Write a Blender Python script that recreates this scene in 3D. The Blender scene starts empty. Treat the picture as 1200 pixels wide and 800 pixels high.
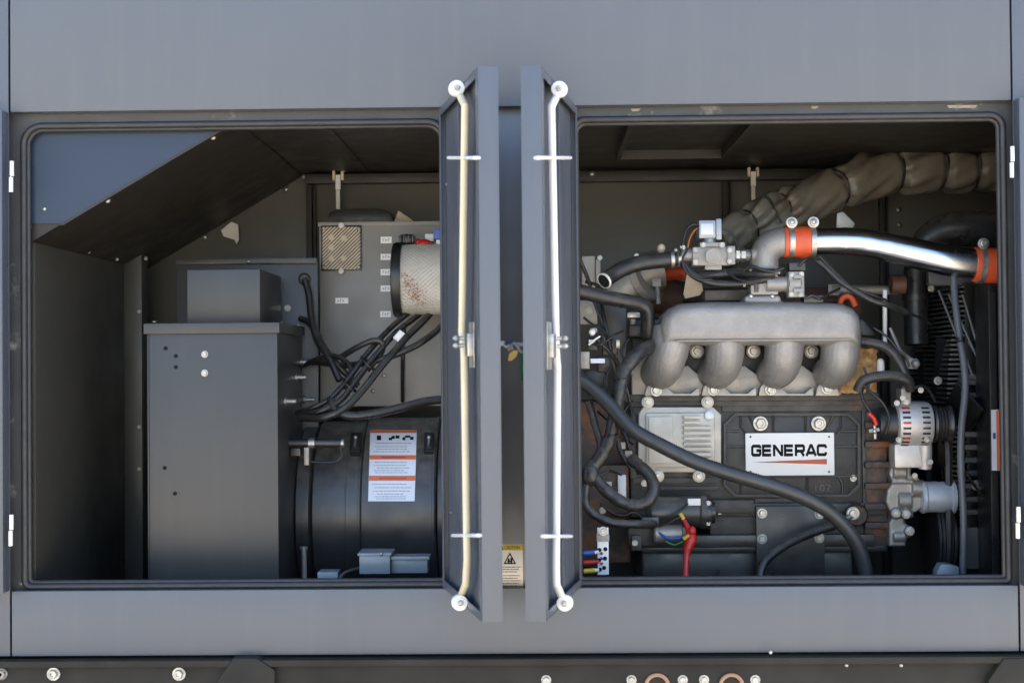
import bpy, bmesh, math, random
from mathutils import Vector, Matrix
random.seed(7)
sc = bpy.context.scene
COL = sc.collection

# ------------------------------------------------------------------ camera
S = 0.002                 # metres per unit (one unit = one photo pixel on the front panel)
CD = 1765.0
CAM = Vector((28.7, -CD, 0.0))
YAW, PIT, ROL = math.radians(1.0736), math.radians(0.9863), math.radians(-0.4958)
FWD = Vector((-math.sin(YAW)*math.cos(PIT), math.cos(YAW)*math.cos(PIT), math.sin(PIT)))
_r = Vector((math.cos(YAW), math.sin(YAW), 0)); _u = _r.cross(FWD)
RGT = _r*math.cos(ROL) + _u*math.sin(ROL); UPV = -_r*math.sin(ROL) + _u*math.cos(ROL)
cd = bpy.data.cameras.new('camera'); cam = bpy.data.objects.new('camera', cd); COL.objects.link(cam)
R3 = Matrix((RGT, UPV, -FWD)).transposed()
cam.matrix_world = Matrix.Translation(CAM*S) @ R3.to_4x4()
cd.sensor_width = 36.0; cd.lens = 36.0*1765/1200; cd.clip_end = 2000; cd.clip_start = 0.05
cd.dof.use_dof = True; cd.dof.focus_distance = (CD+200)*S; cd.dof.aperture_fstop = 4.0
sc.camera = cam

# ------------------------------------------------------------------ world, sun, exposure
SUN_EL, SUN_AZ = math.radians(56), math.radians(35)     # azimuth clockwise from +Y (behind the enclosure, to the right)
w = bpy.data.worlds.new('World'); sc.world = w; w.use_nodes = True
nt = w.node_tree; nt.nodes.clear()
sky = nt.nodes.new('ShaderNodeTexSky'); sky.sky_type = 'NISHITA'; sky.sun_disc = False
sky.sun_elevation = SUN_EL; sky.sun_rotation = SUN_AZ
sky.air_density = 1.0; sky.dust_density = 2.2; sky.ozone_density = 0.6
bg = nt.nodes.new('ShaderNodeBackground'); bg.inputs['Strength'].default_value = 0.12
wo = nt.nodes.new('ShaderNodeOutputWorld')
nt.links.new(sky.outputs[0], bg.inputs['Color']); nt.links.new(bg.outputs[0], wo.inputs['Surface'])
sd = bpy.data.lights.new('sun', 'SUN'); sd.energy = 4.0; sd.angle = math.radians(0.6); sd.color = (1.0, 0.95, 0.87)
sun = bpy.data.objects.new('sun', sd); COL.objects.link(sun)
sdir = Vector((math.sin(SUN_AZ)*math.cos(SUN_EL), math.cos(SUN_AZ)*math.cos(SUN_EL), math.sin(SUN_EL)))
sun.rotation_euler = sdir.to_track_quat('Z', 'Y').to_euler()
sc.view_settings.view_transform = 'Standard'; sc.view_settings.look = 'None'
sc.view_settings.gamma = 1.0; sc.view_settings.use_curve_mapping = False
sc.view_settings.exposure = 2.7

# ------------------------------------------------------------------ placing helpers
def ray(px, py):
    return (FWD + RGT*((px-600)/1765.0) + UPV*((400-py)/1765.0))
def at(px, py, d):
    """point seen at a photo position on the upright plane d units behind the front panel (metres)"""
    r = ray(px, py); t = (d + CD)/r.y
    return (CAM + r*t)*S
def at_z(px, py, z):
    r = ray(px, py); t = z/S/r.z
    return (CAM + r*t)*S
def k(d): return (CD + d)/CD*S       # metres per photo pixel at that depth
def W(x, y, z): return Vector((x*S, y*S, z*S))

# ------------------------------------------------------------------ materials
MATS = {}
def mat(name, col, rough=0.5, metal=0.0, var=0.12, scale=6.0, bump=0.0, bscale=200.0, spec=0.5, coat=0.0,
        blot=None, blot_amt=0.0, blot_scale=9.0, rvar=0.1, wave=0.0, dust=0.0, streak=0.0):
    m = bpy.data.materials.new(name); m.use_nodes = True; n = m.node_tree.nodes; l = m.node_tree.links
    b = n['Principled BSDF']
    geo = n.new('ShaderNodeNewGeometry')
    nz = n.new('ShaderNodeTexNoise'); nz.inputs['Scale'].default_value = scale; nz.inputs['Detail'].default_value = 8
    nz.inputs['Roughness'].default_value = 0.62
    l.new(geo.outputs['Position'], nz.inputs['Vector'])
    mp = n.new('ShaderNodeMapRange'); mp.inputs[1].default_value = 0.3; mp.inputs[2].default_value = 0.7
    mp.inputs[3].default_value = 1-var; mp.inputs[4].default_value = 1+var
    l.new(nz.outputs['Fac'], mp.inputs[0])
    mul = n.new('ShaderNodeVectorMath'); mul.operation = 'SCALE'; mul.inputs[0].default_value = col[:3]
    l.new(mp.outputs[0], mul.inputs['Scale']); csock = mul.outputs[0]
    if blot:
        n2 = n.new('ShaderNodeTexNoise'); n2.inputs['Scale'].default_value = blot_scale; n2.inputs['Detail'].default_value = 10
        n2.inputs['Roughness'].default_value = 0.7
        l.new(geo.outputs['Position'], n2.inputs['Vector'])
        m2 = n.new('ShaderNodeMapRange'); m2.inputs[1].default_value = 0.62-blot_amt*0.35; m2.inputs[2].default_value = 0.74-blot_amt*0.3
        l.new(n2.outputs['Fac'], m2.inputs[0])
        mx = n.new('ShaderNodeMix'); mx.data_type = 'RGBA'; mx.inputs[7].default_value = (*blot, 1)
        l.new(m2.outputs[0], mx.inputs[0]); l.new(csock, mx.inputs[6]); csock = mx.outputs[2]
    if streak:      # faint run marks and handling smears
        mpn = n.new('ShaderNodeMapping'); mpn.inputs['Scale'].default_value = (9, 9, 0.7)
        l.new(geo.outputs['Position'], mpn.inputs['Vector'])
        ns = n.new('ShaderNodeTexNoise'); ns.inputs['Scale'].default_value = 2.2; ns.inputs['Detail'].default_value = 9; ns.inputs['Roughness'].default_value = 0.7
        l.new(mpn.outputs[0], ns.inputs['Vector'])
        ms = n.new('ShaderNodeMapRange'); ms.inputs[1].default_value = 0.50; ms.inputs[2].default_value = 0.80; ms.inputs[4].default_value = streak
        l.new(ns.outputs['Fac'], ms.inputs[0])
        mxs = n.new('ShaderNodeMix'); mxs.data_type = 'RGBA'; mxs.inputs[7].default_value = (0.24,0.22,0.19,1)
        l.new(ms.outputs[0], mxs.inputs[0]); l.new(csock, mxs.inputs[6]); csock = mxs.outputs[2]
    if dust:        # dust lying on upward faces
        sx = n.new('ShaderNodeSeparateXYZ'); l.new(geo.outputs['Normal'], sx.inputs[0])
        md = n.new('ShaderNodeMapRange'); md.inputs[1].default_value = 0.15; md.inputs[2].default_value = 0.95; md.inputs[4].default_value = dust
        l.new(sx.outputs['Z'], md.inputs[0])
        mm = n.new('ShaderNodeMath'); mm.operation = 'MULTIPLY'; l.new(md.outputs[0], mm.inputs[0])
        nd = n.new('ShaderNodeTexNoise'); nd.inputs['Scale'].default_value = 35; nd.inputs['Detail'].default_value = 8; l.new(geo.outputs['Position'], nd.inputs['Vector'])
        mq = n.new('ShaderNodeMapRange'); mq.inputs[1].default_value = 0.25; mq.inputs[2].default_value = 0.65; l.new(nd.outputs['Fac'], mq.inputs[0]); l.new(mq.outputs[0], mm.inputs[1])
        mxd = n.new('ShaderNodeMix'); mxd.data_type = 'RGBA'; mxd.inputs[7].default_value = (0.27,0.235,0.18,1)
        l.new(mm.outputs[0], mxd.inputs[0]); l.new(csock, mxd.inputs[6]); csock = mxd.outputs[2]
    l.new(csock, b.inputs['Base Color'])
    mr = n.new('ShaderNodeMapRange'); mr.inputs[1].default_value = 0.3; mr.inputs[2].default_value = 0.7
    mr.inputs[3].default_value = max(0.02, rough-rvar); mr.inputs[4].default_value = min(1, rough+rvar)
    n3 = n.new('ShaderNodeTexNoise'); n3.inputs['Scale'].default_value = scale*2.3; n3.inputs['Detail'].default_value = 6
    l.new(geo.outputs['Position'], n3.inputs['Vector']); l.new(n3.outputs['Fac'], mr.inputs[0]); l.new(mr.outputs[0], b.inputs['Roughness'])
    b.inputs['Metallic'].default_value = metal
    b.inputs['Specular IOR Level'].default_value = spec
    if coat: b.inputs['Coat Weight'].default_value = coat; b.inputs['Coat Roughness'].default_value = 0.25
    if bump:
        nb = n.new('ShaderNodeTexNoise'); nb.inputs['Scale'].default_value = bscale; nb.inputs['Detail'].default_value = 4
        l.new(geo.outputs['Position'], nb.inputs['Vector'])
        bp = n.new('ShaderNodeBump'); bp.inputs['Strength'].default_value = bump; bp.inputs['Distance'].default_value = 0.002
        l.new(nb.outputs['Fac'], bp.inputs['Height'])
        if wave:
            nw_ = n.new('ShaderNodeTexNoise'); nw_.inputs['Scale'].default_value = 2.4; nw_.inputs['Detail'].default_value = 2; l.new(geo.outputs['Position'], nw_.inputs['Vector'])
            bw = n.new('ShaderNodeBump'); bw.inputs['Strength'].default_value = wave; bw.inputs['Distance'].default_value = 0.03
            l.new(nw_.outputs['Fac'], bw.inputs['Height']); l.new(bw.outputs[0], bp.inputs['Normal'])
        l.new(bp.outputs[0], b.inputs['Normal'])
    MATS[name] = m
    return m
paint   = mat('grey_powder_coat', (0.068,0.077,0.094), 0.38, 0.0, 0.05, 1.7, 0.08, 900, spec=0.55, rvar=0.05, wave=0.10, streak=0.06)
ceilm   = mat('dark_brown_inside', (0.024,0.021,0.017), 0.5, 0.0, 0.12, 5, 0.15, 300, spec=0.35)  # even dark brown for the ceiling, rails, stiffeners and hood underside
postm   = mat('post_coat_brightened', (0.150,0.150,0.152), 0.36, 0.0, 0.05, 3, 0.05, 800, spec=0.5)  # same grey coat, lightened to make up for the little light there
portm   = mat('port_ring', (0.34,0.19,0.11), 0.5)
backm   = mat('grey_powder_coat_back', (0.075,0.071,0.059), 0.42, 0.0, 0.07, 4, 0.06, 700, spec=0.5, rvar=0.07)
hoodm   = mat('hood_sky_shade_tint', (0.022,0.034,0.058), 0.40, 0.0, 0.05, 3, 0.05, 700, spec=0.3, rvar=0.04)  # panel grey with shade and blue sky reflection painted into the colour
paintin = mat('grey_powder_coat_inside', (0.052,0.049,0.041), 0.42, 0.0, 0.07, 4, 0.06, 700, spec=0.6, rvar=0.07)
paintw  = mat('grey_powder_coat_worn', (0.050,0.051,0.053), 0.42, 0.0, 0.1, 5, 0.05, 500, blot=(0.30,0.28,0.24), blot_amt=0.12, blot_scale=9)
cabinet = mat('cabinet_paint', (0.036,0.036,0.037), 0.36, 0.0, 0.04, 3, 0.05, 900, spec=0.45, rvar=0.03, wave=0.06, streak=0.05)
panelgr = mat('control_box_grey', (0.20,0.195,0.185), 0.45, 0.0, 0.06, 5, 0.04, 700)
rubber  = mat('black_rubber', (0.022,0.022,0.023), 0.5, 0.0, 0.2, 20, 0.1, 300)
hosem   = mat('black_hose', (0.016,0.016,0.017), 0.36, 0.0, 0.3, 15, 0.25, 200, rvar=0.14, dust=0.3)
loomm   = mat('taped_loom', (0.020,0.020,0.021), 0.40, 0.0, 0.3, 30, 0.8, 130, rvar=0.16, dust=0.35)
blackp  = mat('black_plastic', (0.014,0.014,0.014), 0.38, 0.0, 0.2, 20, 0.05, 400)
blackm  = mat('black_painted_steel', (0.020,0.019,0.019), 0.36, 0.0, 0.2, 9, 0.08, 300, spec=0.6)
blockm  = mat('engine_block_black', (0.030,0.028,0.026), 0.48, 0.0, 0.25, 14, 0.35, 160, blot=(0.11,0.055,0.03), blot_amt=0.06, blot_scale=11, dust=0.5, streak=0.08)
rustblk = mat('rusty_cast_iron', (0.04,0.030,0.024), 0.6, 0.0, 0.3, 14, 0.4, 160, blot=(0.16,0.06,0.022), blot_amt=0.42, blot_scale=16)
barrelm = mat('generator_black_gloss', (0.024,0.024,0.026), 0.38, 0.0, 0.2, 5, 0.06, 300, spec=0.6, rvar=0.09, dust=0.5, streak=0.06)
castal  = mat('cast_aluminium', (0.27,0.26,0.25), 0.5, 0.45, 0.16, 14, 0.7, 260, rvar=0.08)
castd   = mat('cast_aluminium_dull', (0.30,0.28,0.25), 0.5, 0.55, 0.15, 12, 0.4, 260, blot=(0.20,0.16,0.12), blot_amt=0.12)
ecum    = mat('module_aluminium', (0.42,0.395,0.35), 0.5, 0.45, 0.10, 12, 0.15, 300)
alterm  = mat('alternator_aluminium', (0.50,0.48,0.46), 0.42, 0.4, 0.12, 14, 0.4, 300)
zinc    = mat('zinc_steel', (0.40,0.39,0.365), 0.40, 0.8, 0.3, 45, 0.03, 300)
zincy   = mat('yellow_zinc', (0.58,0.51,0.35), 0.48, 0.0, 0.12, 8, 0.02, 300)
zincw   = mat('white_zinc', (0.60,0.61,0.60), 0.48, 0.0, 0.06, 8, 0.02, 300)
pipem   = mat('polished_pipe', (0.52,0.52,0.52), 0.22, 1.0, 0.05, 6, 0.03, 40, rvar=0.06)
orange  = mat('orange_silicone', (0.58,0.085,0.028), 0.42, 0.0, 0.12, 14, 0.1, 300)
redm    = mat('red_rubber', (0.48,0.015,0.012), 0.35, 0.0, 0.15, 30)
bluem   = mat('blue_plastic', (0.03,0.09,0.35), 0.4)
yellowm = mat('yellow_plastic', (0.62,0.40,0.04), 0.4)
greenm  = mat('green_wire', (0.02,0.16,0.06), 0.4)
nylon   = mat('white_nylon', (0.70,0.70,0.67), 0.4, 0, 0.04, 20)
whitel  = mat('label_white', (0.78,0.78,0.77), 0.45, 0, 0.03, 20, rvar=0.03)
creaml  = mat('label_cream', (0.74,0.70,0.62), 0.5, 0, 0.04, 20)
labelb  = mat('label_bluish_white', (0.66,0.69,0.76), 0.4, 0, 0.03, 20)
platem  = mat('name_plate_white', (0.76,0.73,0.69), 0.4, 0.0, 0.01, 10, rvar=0.02)
printk  = mat('print_black', (0.012,0.012,0.013), 0.7, spec=0.1)
printg  = mat('print_grey', (0.22,0.22,0.24), 0.5)
printo  = mat('print_orange', (0.60,0.14,0.05), 0.5)
printy  = mat('print_yellow', (0.62,0.48,0.06), 0.5)
printr  = mat('print_red', (0.42,0.07,0.03), 0.45)
wrapm   = mat('exhaust_wrap', (0.135,0.123,0.097), 0.42, 0.0, 0.2, 12, 0.5, 60, spec=0.5, blot=(0.13,0.06,0.035), blot_amt=0.05, rvar=0.12)
exhm    = mat('brown_exhaust_iron', (0.11,0.055,0.04), 0.65, 0.1, 0.25, 14, 0.3, 160)
heatm   = mat('heat_shield_beige', (0.48,0.40,0.29), 0.6, 0.1, 0.1, 20, 0.2, 200)
goldm   = mat('golden_insulation', (0.36,0.22,0.09), 0.55, 0.2, 0.35, 30, 0.9, 120, blot=(0.22,0.07,0.03), blot_amt=0.3, blot_scale=40)
filterm = mat('filter_cloth', (0.60,0.56,0.50), 0.8, 0, 0.10, 25, 0.3, 200, blot=(0.30,0.10,0.03), blot_amt=0.0)
meshm   = mat('filter_mesh', (0.62,0.60,0.56), 0.4, 0.4, 0.1, 30)
rustst  = mat('rust_stain', (0.33,0.105,0.028), 0.7, 0, 0.3, 60)
grillm  = mat('tan_grille', (0.50,0.42,0.31), 0.55, 0.1, 0.12, 20)
corrm   = mat('dark_corrugated', (0.032,0.034,0.035), 0.42, 0, 0.15, 15)
conduit = mat('blue_grey_conduit', (0.075,0.082,0.098), 0.45, 0, 0.15, 15, 0.15, 250)
bluebox = mat('blue_grey_box', (0.19,0.225,0.26), 0.4, 0.2, 0.08, 12)
coilm   = mat('solenoid_blue_grey', (0.26,0.30,0.35), 0.35, 0.3, 0.1, 20)
groundm = mat('gravel_ground', (0.38,0.33,0.26), 0.9, 0, 0.25, 8, 0.6, 40)
basem   = mat('base_rail_paint', (0.024,0.021,0.017), 0.6, 0, 0.2, 6, 0.06, 500, spec=0.2)
guardm  = mat('guard_black', (0.075,0.075,0.075), 0.4, 0, 0.15, 12)
silverp = mat('silver_paint', (0.50,0.53,0.57), 0.4, 0.35, 0.1, 14, 0.1, 200)

# ------------------------------------------------------------------ mesh helpers
class MB:
    def __init__(s): s.bm = bmesh.new()
    def raw(s, vs, fs):
        b = [s.bm.verts.new(v) for v in vs]
        for f in fs:
            try: s.bm.faces.new([b[i] for i in f])
            except ValueError: pass
        return s
    def merge(s, t):
        me = bpy.data.meshes.new('t'); t.to_mesh(me); s.bm.from_mesh(me); bpy.data.meshes.remove(me); t.free(); return s
    def box(s, a, b, bev=0.0, seg=2, M=None):
        t = bmesh.new()
        lo = Vector((min(a[0],b[0]),min(a[1],b[1]),min(a[2],b[2]))); hi = Vector((max(a[0],b[0]),max(a[1],b[1]),max(a[2],b[2])))
        vs = [t.verts.new((x,y,z)) for x in (lo.x,hi.x) for y in (lo.y,hi.y) for z in (lo.z,hi.z)]
        for f in ((0,1,3,2),(4,6,7,5),(0,4,5,1),(2,3,7,6),(0,2,6,4),(1,5,7,3)): t.faces.new([vs[i] for i in f])
        if bev > 0:
            bev = min(bev, 0.45*min(hi-lo))
            bmesh.ops.bevel(t, geom=t.edges[:], offset=bev, segments=seg, profile=0.6, affect='EDGES')
        if M is not None: bmesh.ops.transform(t, matrix=M, verts=t.verts[:])
        return s.merge(t)
    def pbox(s, x0, y0, x1, y1, d0, d1, bev=0.0, seg=2):
        a = at(x0,y0,d0); b = at(x1,y1,d0); b.y = d1*S; return s.box(a, b, bev, seg)
    def prism(s, pts, d0, d1, bev=0.0):
        """outline given as photo positions at depth d0, pushed straight back to d1"""
        return s.prismw([at(x,y,d0) for x,y in pts], Vector((0,(d1-d0)*S,0)), bev)
    def prismw(s, P, off, bev=0.0, seg=2):
        t = bmesh.new(); n = len(P)
        a = [t.verts.new(p) for p in P]; b = [t.verts.new(p+off) for p in P]
        t.faces.new(a); t.faces.new(b[::-1])
        for i in range(n): t.faces.new((a[i], b[i], b[(i+1)%n], a[(i+1)%n]))
        bmesh.ops.recalc_face_normals(t, faces=t.faces[:])
        if bev: bmesh.ops.bevel(t, geom=[e for e in t.edges if e.verts[0] in a and e.verts[1] in a], offset=bev, segments=seg, profile=0.5, affect='EDGES')
        return s.merge(t)
    def sweep(s, pts, rads, n=12, cap=True, flat=1.0, frame=None):
        P = [Vector(p) for p in pts]; m = len(P)
        if not isinstance(rads, (list,tuple)): rads = [rads]*m
        T = [(P[min(i+1,m-1)]-P[max(i-1,0)]).normalized() for i in range(m)]
        up = frame or (Vector((0,0,1)) if abs(T[0].z) < 0.9 else Vector((0,1,0)))
        N = (up - T[0]*up.dot(T[0])).normalized(); rings = []
        for i in range(m):
            N = (N - T[i]*N.dot(T[i])).normalized(); B = T[i].cross(N)
            rings.append([s.bm.verts.new(P[i] + N*(math.cos(2*math.pi*j/n)*rads[i]) + B*(math.sin(2*math.pi*j/n)*rads[i]*flat)) for j in range(n)])
        for i in range(m-1):
            for j in range(n):
                s.bm.faces.new((rings[i][j], rings[i][(j+1)%n], rings[i+1][(j+1)%n], rings[i+1][j]))
        if cap:
            s.bm.faces.new(rings[0][::-1]); s.bm.faces.new(rings[-1])
        return s
    def cyl(s, a, b, r, n=24, r2=None):
        return s.sweep([a,b], [r, r if r2 is None else r2], n)
    def lathe(s, a, ax, prof, n=32):
        """prof: (distance along ax, radius)"""
        a = Vector(a); ax = Vector(ax).normalized()
        return s.sweep([a+ax*t for t,_ in prof], [max(r,1e-5) for _,r in prof], n) if all(prof[i+1][0] > prof[i][0] for i in range(len(prof)-1)) else s._lathe2(a, ax, prof, n)
    def _lathe2(s, a, ax, prof, n):
        up = Vector((0,0,1)) if abs(ax.z) < 0.9 else Vector((0,1,0))
        N = (up-ax*up.dot(ax)).normalized(); B = ax.cross(N); rings = []
        for t,r in prof:
            rings.append([s.bm.verts.new(a+ax*t+N*(math.cos(2*math.pi*j/n)*r)+B*(math.sin(2*math.pi*j/n)*r)) for j in range(n)])
        for i in range(len(prof)-1):
            for j in range(n): s.bm.faces.new((rings[i][j], rings[i][(j+1)%n], rings[i+1][(j+1)%n], rings[i+1][j]))
        s.bm.faces.new(rings[0][::-1]); s.bm.faces.new(rings[-1]); return s
    def ball(s, c, r, n=12, sc=(1,1,1)):
        t = bmesh.new(); bmesh.ops.create_uvsphere(t, u_segments=n, v_segments=max(6,n//2), radius=r)
        bmesh.ops.transform(t, matrix=Matrix.Translation(c) @ Matrix.Diagonal((*sc,1)), verts=t.verts[:]); return s.merge(t)
    def hexa(s, c, ax, r, h):
        return s.sweep([Vector(c), Vector(c)+Vector(ax).normalized()*h], r, 6)
    def build(s, name, m, parent=None, smooth=35, label=None, kind=None):
        bm = s.bm
        bmesh.ops.recalc_face_normals(bm, faces=bm.faces[:])
        me = bpy.data.meshes.new(name); bm.to_mesh(me); bm.free()
        me.materials.append(m)
        me.shade_smooth()
        me.set_sharp_from_angle(angle=math.radians(smooth))
        return link(name, me, parent, label, kind)
def origin(p):
    return p['_o'] if '_o' in p else None
ORI = {}
def link(name, me, parent=None, label=None, kind=None):
    o = bpy.data.objects.new(name, me); COL.objects.link(o)
    if parent is not None:
        o.parent = parent; o.matrix_parent_inverse = Matrix.Translation(-ORI.get(parent.name, Vector((0,0,0))))
    if label: o['label'] = label
    if kind: o['kind'] = kind
    return o
def thing(name, label, cat, loc, group=None):
    o = bpy.data.objects.new(name, None); COL.objects.link(o); o.location = loc; o.empty_display_size = 0.05
    ORI[o.name] = Vector(loc); o['label'] = label; o['category'] = cat
    if group: o['group'] = group
    return o
def tag(o, label, cat, group=None):
    o['label'] = label; o['category'] = cat
    if group: o['group'] = group
    return o
def smooth_path(pts, step=None, res=8):
    """Catmull-Rom through world points (Vector, optional radius)"""
    P = [Vector(p) for p in pts]; Q = [2*P[0]-P[1]] + P + [2*P[-1]-P[-2]]; out = []
    for i in range(1, len(Q)-2):
        for j in range(res):
            t = j/res; a,b,c,d = Q[i-1],Q[i],Q[i+1],Q[i+2]
            out.append(0.5*((2*b)+(c-a)*t+(2*a-5*b+4*c-d)*t*t+(3*b-a-3*c+d)*t**3))
    out.append(P[-1]); return out
def resample(pts, step):
    out = [pts[0]]; acc = 0
    for a,b in zip(pts, pts[1:]):
        L = (b-a).length; 
        while acc + L >= step:
            a = a + (b-a)*((step-acc)/L); out.append(a); L = (b-a).length; acc = 0
        acc += L
    return out
def pp(*pts): return [at(*p) for p in pts]
def hose(name, pts, rpx, m, parent=None, n=12, res=8, label=None):
    P = smooth_path(pp(*pts), res=res); d = sum(p[2] for p in pts)/len(pts)
    return MB().sweep(P, rpx*k(d), n).build(name, m, parent, label=label)
def corrugated(name, pts, rpx, m, parent=None, pitch=2.4):
    d = sum(p[2] for p in pts)/len(pts); kk = k(d)
    P = resample(smooth_path(pp(*pts), res=16), pitch*kk*0.5)
    R = [rpx*kk*(1.0 if i%2 else 0.88) for i in range(len(P))]
    return MB().sweep(P, R, 14).build(name, m, parent, smooth=80)

# shared small hardware: a washer with a hexagon head, facing -Y, unit radius
def hardware():
    b = MB()
    b._lathe2(Vector((0,0,0)), Vector((0,-1,0)), [(0,1.0),(0.16,1.0),(0.22,0.94),(0.22,0.6)], 20)
    b._lathe2(Vector((0,-0.2,0)), Vector((0,-1,0)), [(0,0.70),(0.50,0.70),(0.60,0.60),(0.60,0.36),(0.36,0.33)], 6)
    o = b.build('bolt', zinc); me = o.data; bpy.data.objects.remove(o)
    b = MB(); b._lathe2(Vector((0,0,0)), Vector((0,-1,0)), [(0,1.0),(0.12,1.0),(0.4,0.8),(0.6,0.45),(0.66,0.1)], 16)
    o = b.build('rivet', zinc); mr = o.data; bpy.data.objects.remove(o)
    return me, mr
BOLT, RIVET = hardware()
def bolt(parent, px, py, d, rpx, me=None, axis=None, name='bolt', m=None):
    o = link(name, me or BOLT, parent)
    p = at(px,py,d); s = rpx*k(d); base = ORI.get(parent.name, Vector((0,0,0)))
    R = Matrix.Identity(4)
    if axis is not None: R = Vector((0,-1,0)).rotation_difference(Vector(axis)).to_matrix().to_4x4()
    o.matrix_basis = Matrix.Translation(p) @ R @ Matrix.Rotation(random.random()*1.0, 4, 'Y') @ Matrix.Scale(s, 4)
    return o
def rivet(parent, px, py, d, rpx, axis=None): return bolt(parent, px, py, d, rpx, RIVET, axis, 'rivet')

# flat print: little dashes standing for lines too small to read
def dashes(b, x0, x1, y, d, h, gap=0.35, seed=0):
    r = random.Random(seed); x = x0
    while x < x1:
        L = r.uniform(1.0, 3.4)
        xe = min(x+L, x1); a = at(x,y-h/2,d); c = at(xe,y+h/2,d)
        b.raw([a, Vector((c.x,a.y,a.z)), Vector((c.x,a.y,c.z)), Vector((a.x,a.y,c.z))], [(0,1,2,3)])
        x = xe + r.uniform(gap, gap*2.2)

def ribbon(b, pts, w, org, ux, uz, yoff):
    """flat stroke of width w through pts (letter units) with mitred corners"""
    P = [Vector((p[0],p[1])) for p in pts]; n = len(P); L = []; R = []
    for i in range(n):
        if i == 0: t = (P[1]-P[0]).normalized(); nn = Vector((-t.y,t.x)); s = 1
        elif i == n-1: t = (P[-1]-P[-2]).normalized(); nn = Vector((-t.y,t.x)); s = 1
        else:
            t1 = (P[i]-P[i-1]).normalized(); t2 = (P[i+1]-P[i]).normalized(); t = (t1+t2).normalized()
            nn = Vector((-t.y,t.x)); s = 1/max(0.3, nn.dot(Vector((-t1.y,t1.x))))
        L.append(P[i]+nn*(w/2*s)); R.append(P[i]-nn*(w/2*s))
    f = lambda q: org + ux*q.x + uz*q.y + Vector((0,-yoff,0))
    b.raw([f(q) for q in L]+[f(q) for q in R], [(i,i+1,n+i+1,n+i) for i in range(n-1)])

# ================================================================== ground
gz = -845*S
tagless = MB().raw([Vector((x,y,gz)) for x,y in ((-400,-400),(400,-400),(400,400),(-400,400))], [(0,1,2,3)]).build('ground', groundm)
tagless['kind'] = 'structure'

# ================================================================== enclosure
X0, X1 = -595.5, 581.0          # seams beside the openings
ZT, ZB, ZS = 306.8, -258.0, -334.0
ZR = 800.0  # roof height out of view, raised to block direct sun from the doors
DB = 550.0                      # back wall
enc = thing('generator_enclosure', 'dark grey sheet metal generator enclosure with its service doors open', 'enclosure', W(0,300,-334))
def fascia(x0, x1, z0, z1, lips, lab=None):
    b = MB(); t = 3
    b.box(W(x0,0,z0), W(x1,t,z1), 0.0016)
    if 'b' in lips: b.box(W(x0+1,t-1,z0), W(x1-1,22,z0+t), 0.001)
    if 't' in lips: b.box(W(x0+1,t-1,z1-t), W(x1-1,22,z1), 0.001)
    return b.build('fascia_panel', paint, enc, label=lab)
fascia(X0, X1, ZT, ZR, 'b', 'wide plain grey panel above the doors')
fascia(X0, X1, ZS, ZB, 't', 'long plain grey panel below the doors')
fascia(-900, X0-2.2, ZS, ZR, '')
fascia(X1+2.2, 900, ZS, ZR, '')
# dark backing behind the seams
MB().box(W(-898,8,ZT+4), W(898,12,ZR-2)).build('seam_backing', blackm, enc)
MB().box(W(-898,24.5,ZS), W(X0-1,28,ZT+3)).build('seam_backing', blackm, enc)
MB().box(W(X1+1,24.5,ZS), W(898,28,ZT+3)).build('seam_backing', blackm, enc)

def rrect(x0,x1,z0,z1,r,n=10):
    out = []; rt = r; rb = max(0.01, r*0.35)
    for cx,cz,a0,r in ((x1-rt,z1-rt,0,rt),(x0+rt,z1-rt,90,rt),(x0+rb,z0+rb,180,rb),(x1-rb,z0+rb,270,rb)):
        for i in range(n+1):
            a = math.radians(a0+90*i/n); out.append((cx+r*math.cos(a), cz+r*math.sin(a)))
    return out
# openings, in units on the frame plane
ULx0 = at(33,400,18).x/S; ULx1 = -84; LZ1 = at(270,149,18).z/S; LZ0 = at(270,682,18).z/S
URx0 = 72; URx1 = at(1174,400,18).x/S; RZ1 = LZ1; RZ0 = LZ0
POST0, POST1 = -84-2, 72+2
def frame_ring(ox0,ox1,oz0,oz1,ix0,ix1,iz0,iz1,r,y0,y1,name,m):
    I = rrect(ix0,ix1,iz0,iz1,r); O = rrect(ox0,ox1,oz0,oz1,0.01); n = len(I); b = MB()
    vs = [W(x,y0,z) for x,z in O]+[W(x,y0,z) for x,z in I]+[W(x,y1,z) for x,z in I]
    fs = [(i,(i+1)%n,n+(i+1)%n,n+i) for i in range(n)]+[(n+i,n+(i+1)%n,2*n+(i+1)%n,2*n+i) for i in range(n)]
    b.raw(vs, fs); bmesh.ops.remove_doubles(b.bm, verts=b.bm.verts[:], dist=1e-6)
    return b.build(name, m, enc)
MID = -6.0
frame_ring(X0-14, MID-40, ZB-8, ZT+12, ULx0-3,ULx1+3,LZ0-3,LZ1+3, 20, 19, 40, 'door_frame', paintw)
frame_ring(MID+34, X1+14, ZB-8, ZT+12, URx0-3,URx1+3,RZ0-3,RZ1+3, 14, 19, 40, 'door_frame', paintw)
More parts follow.
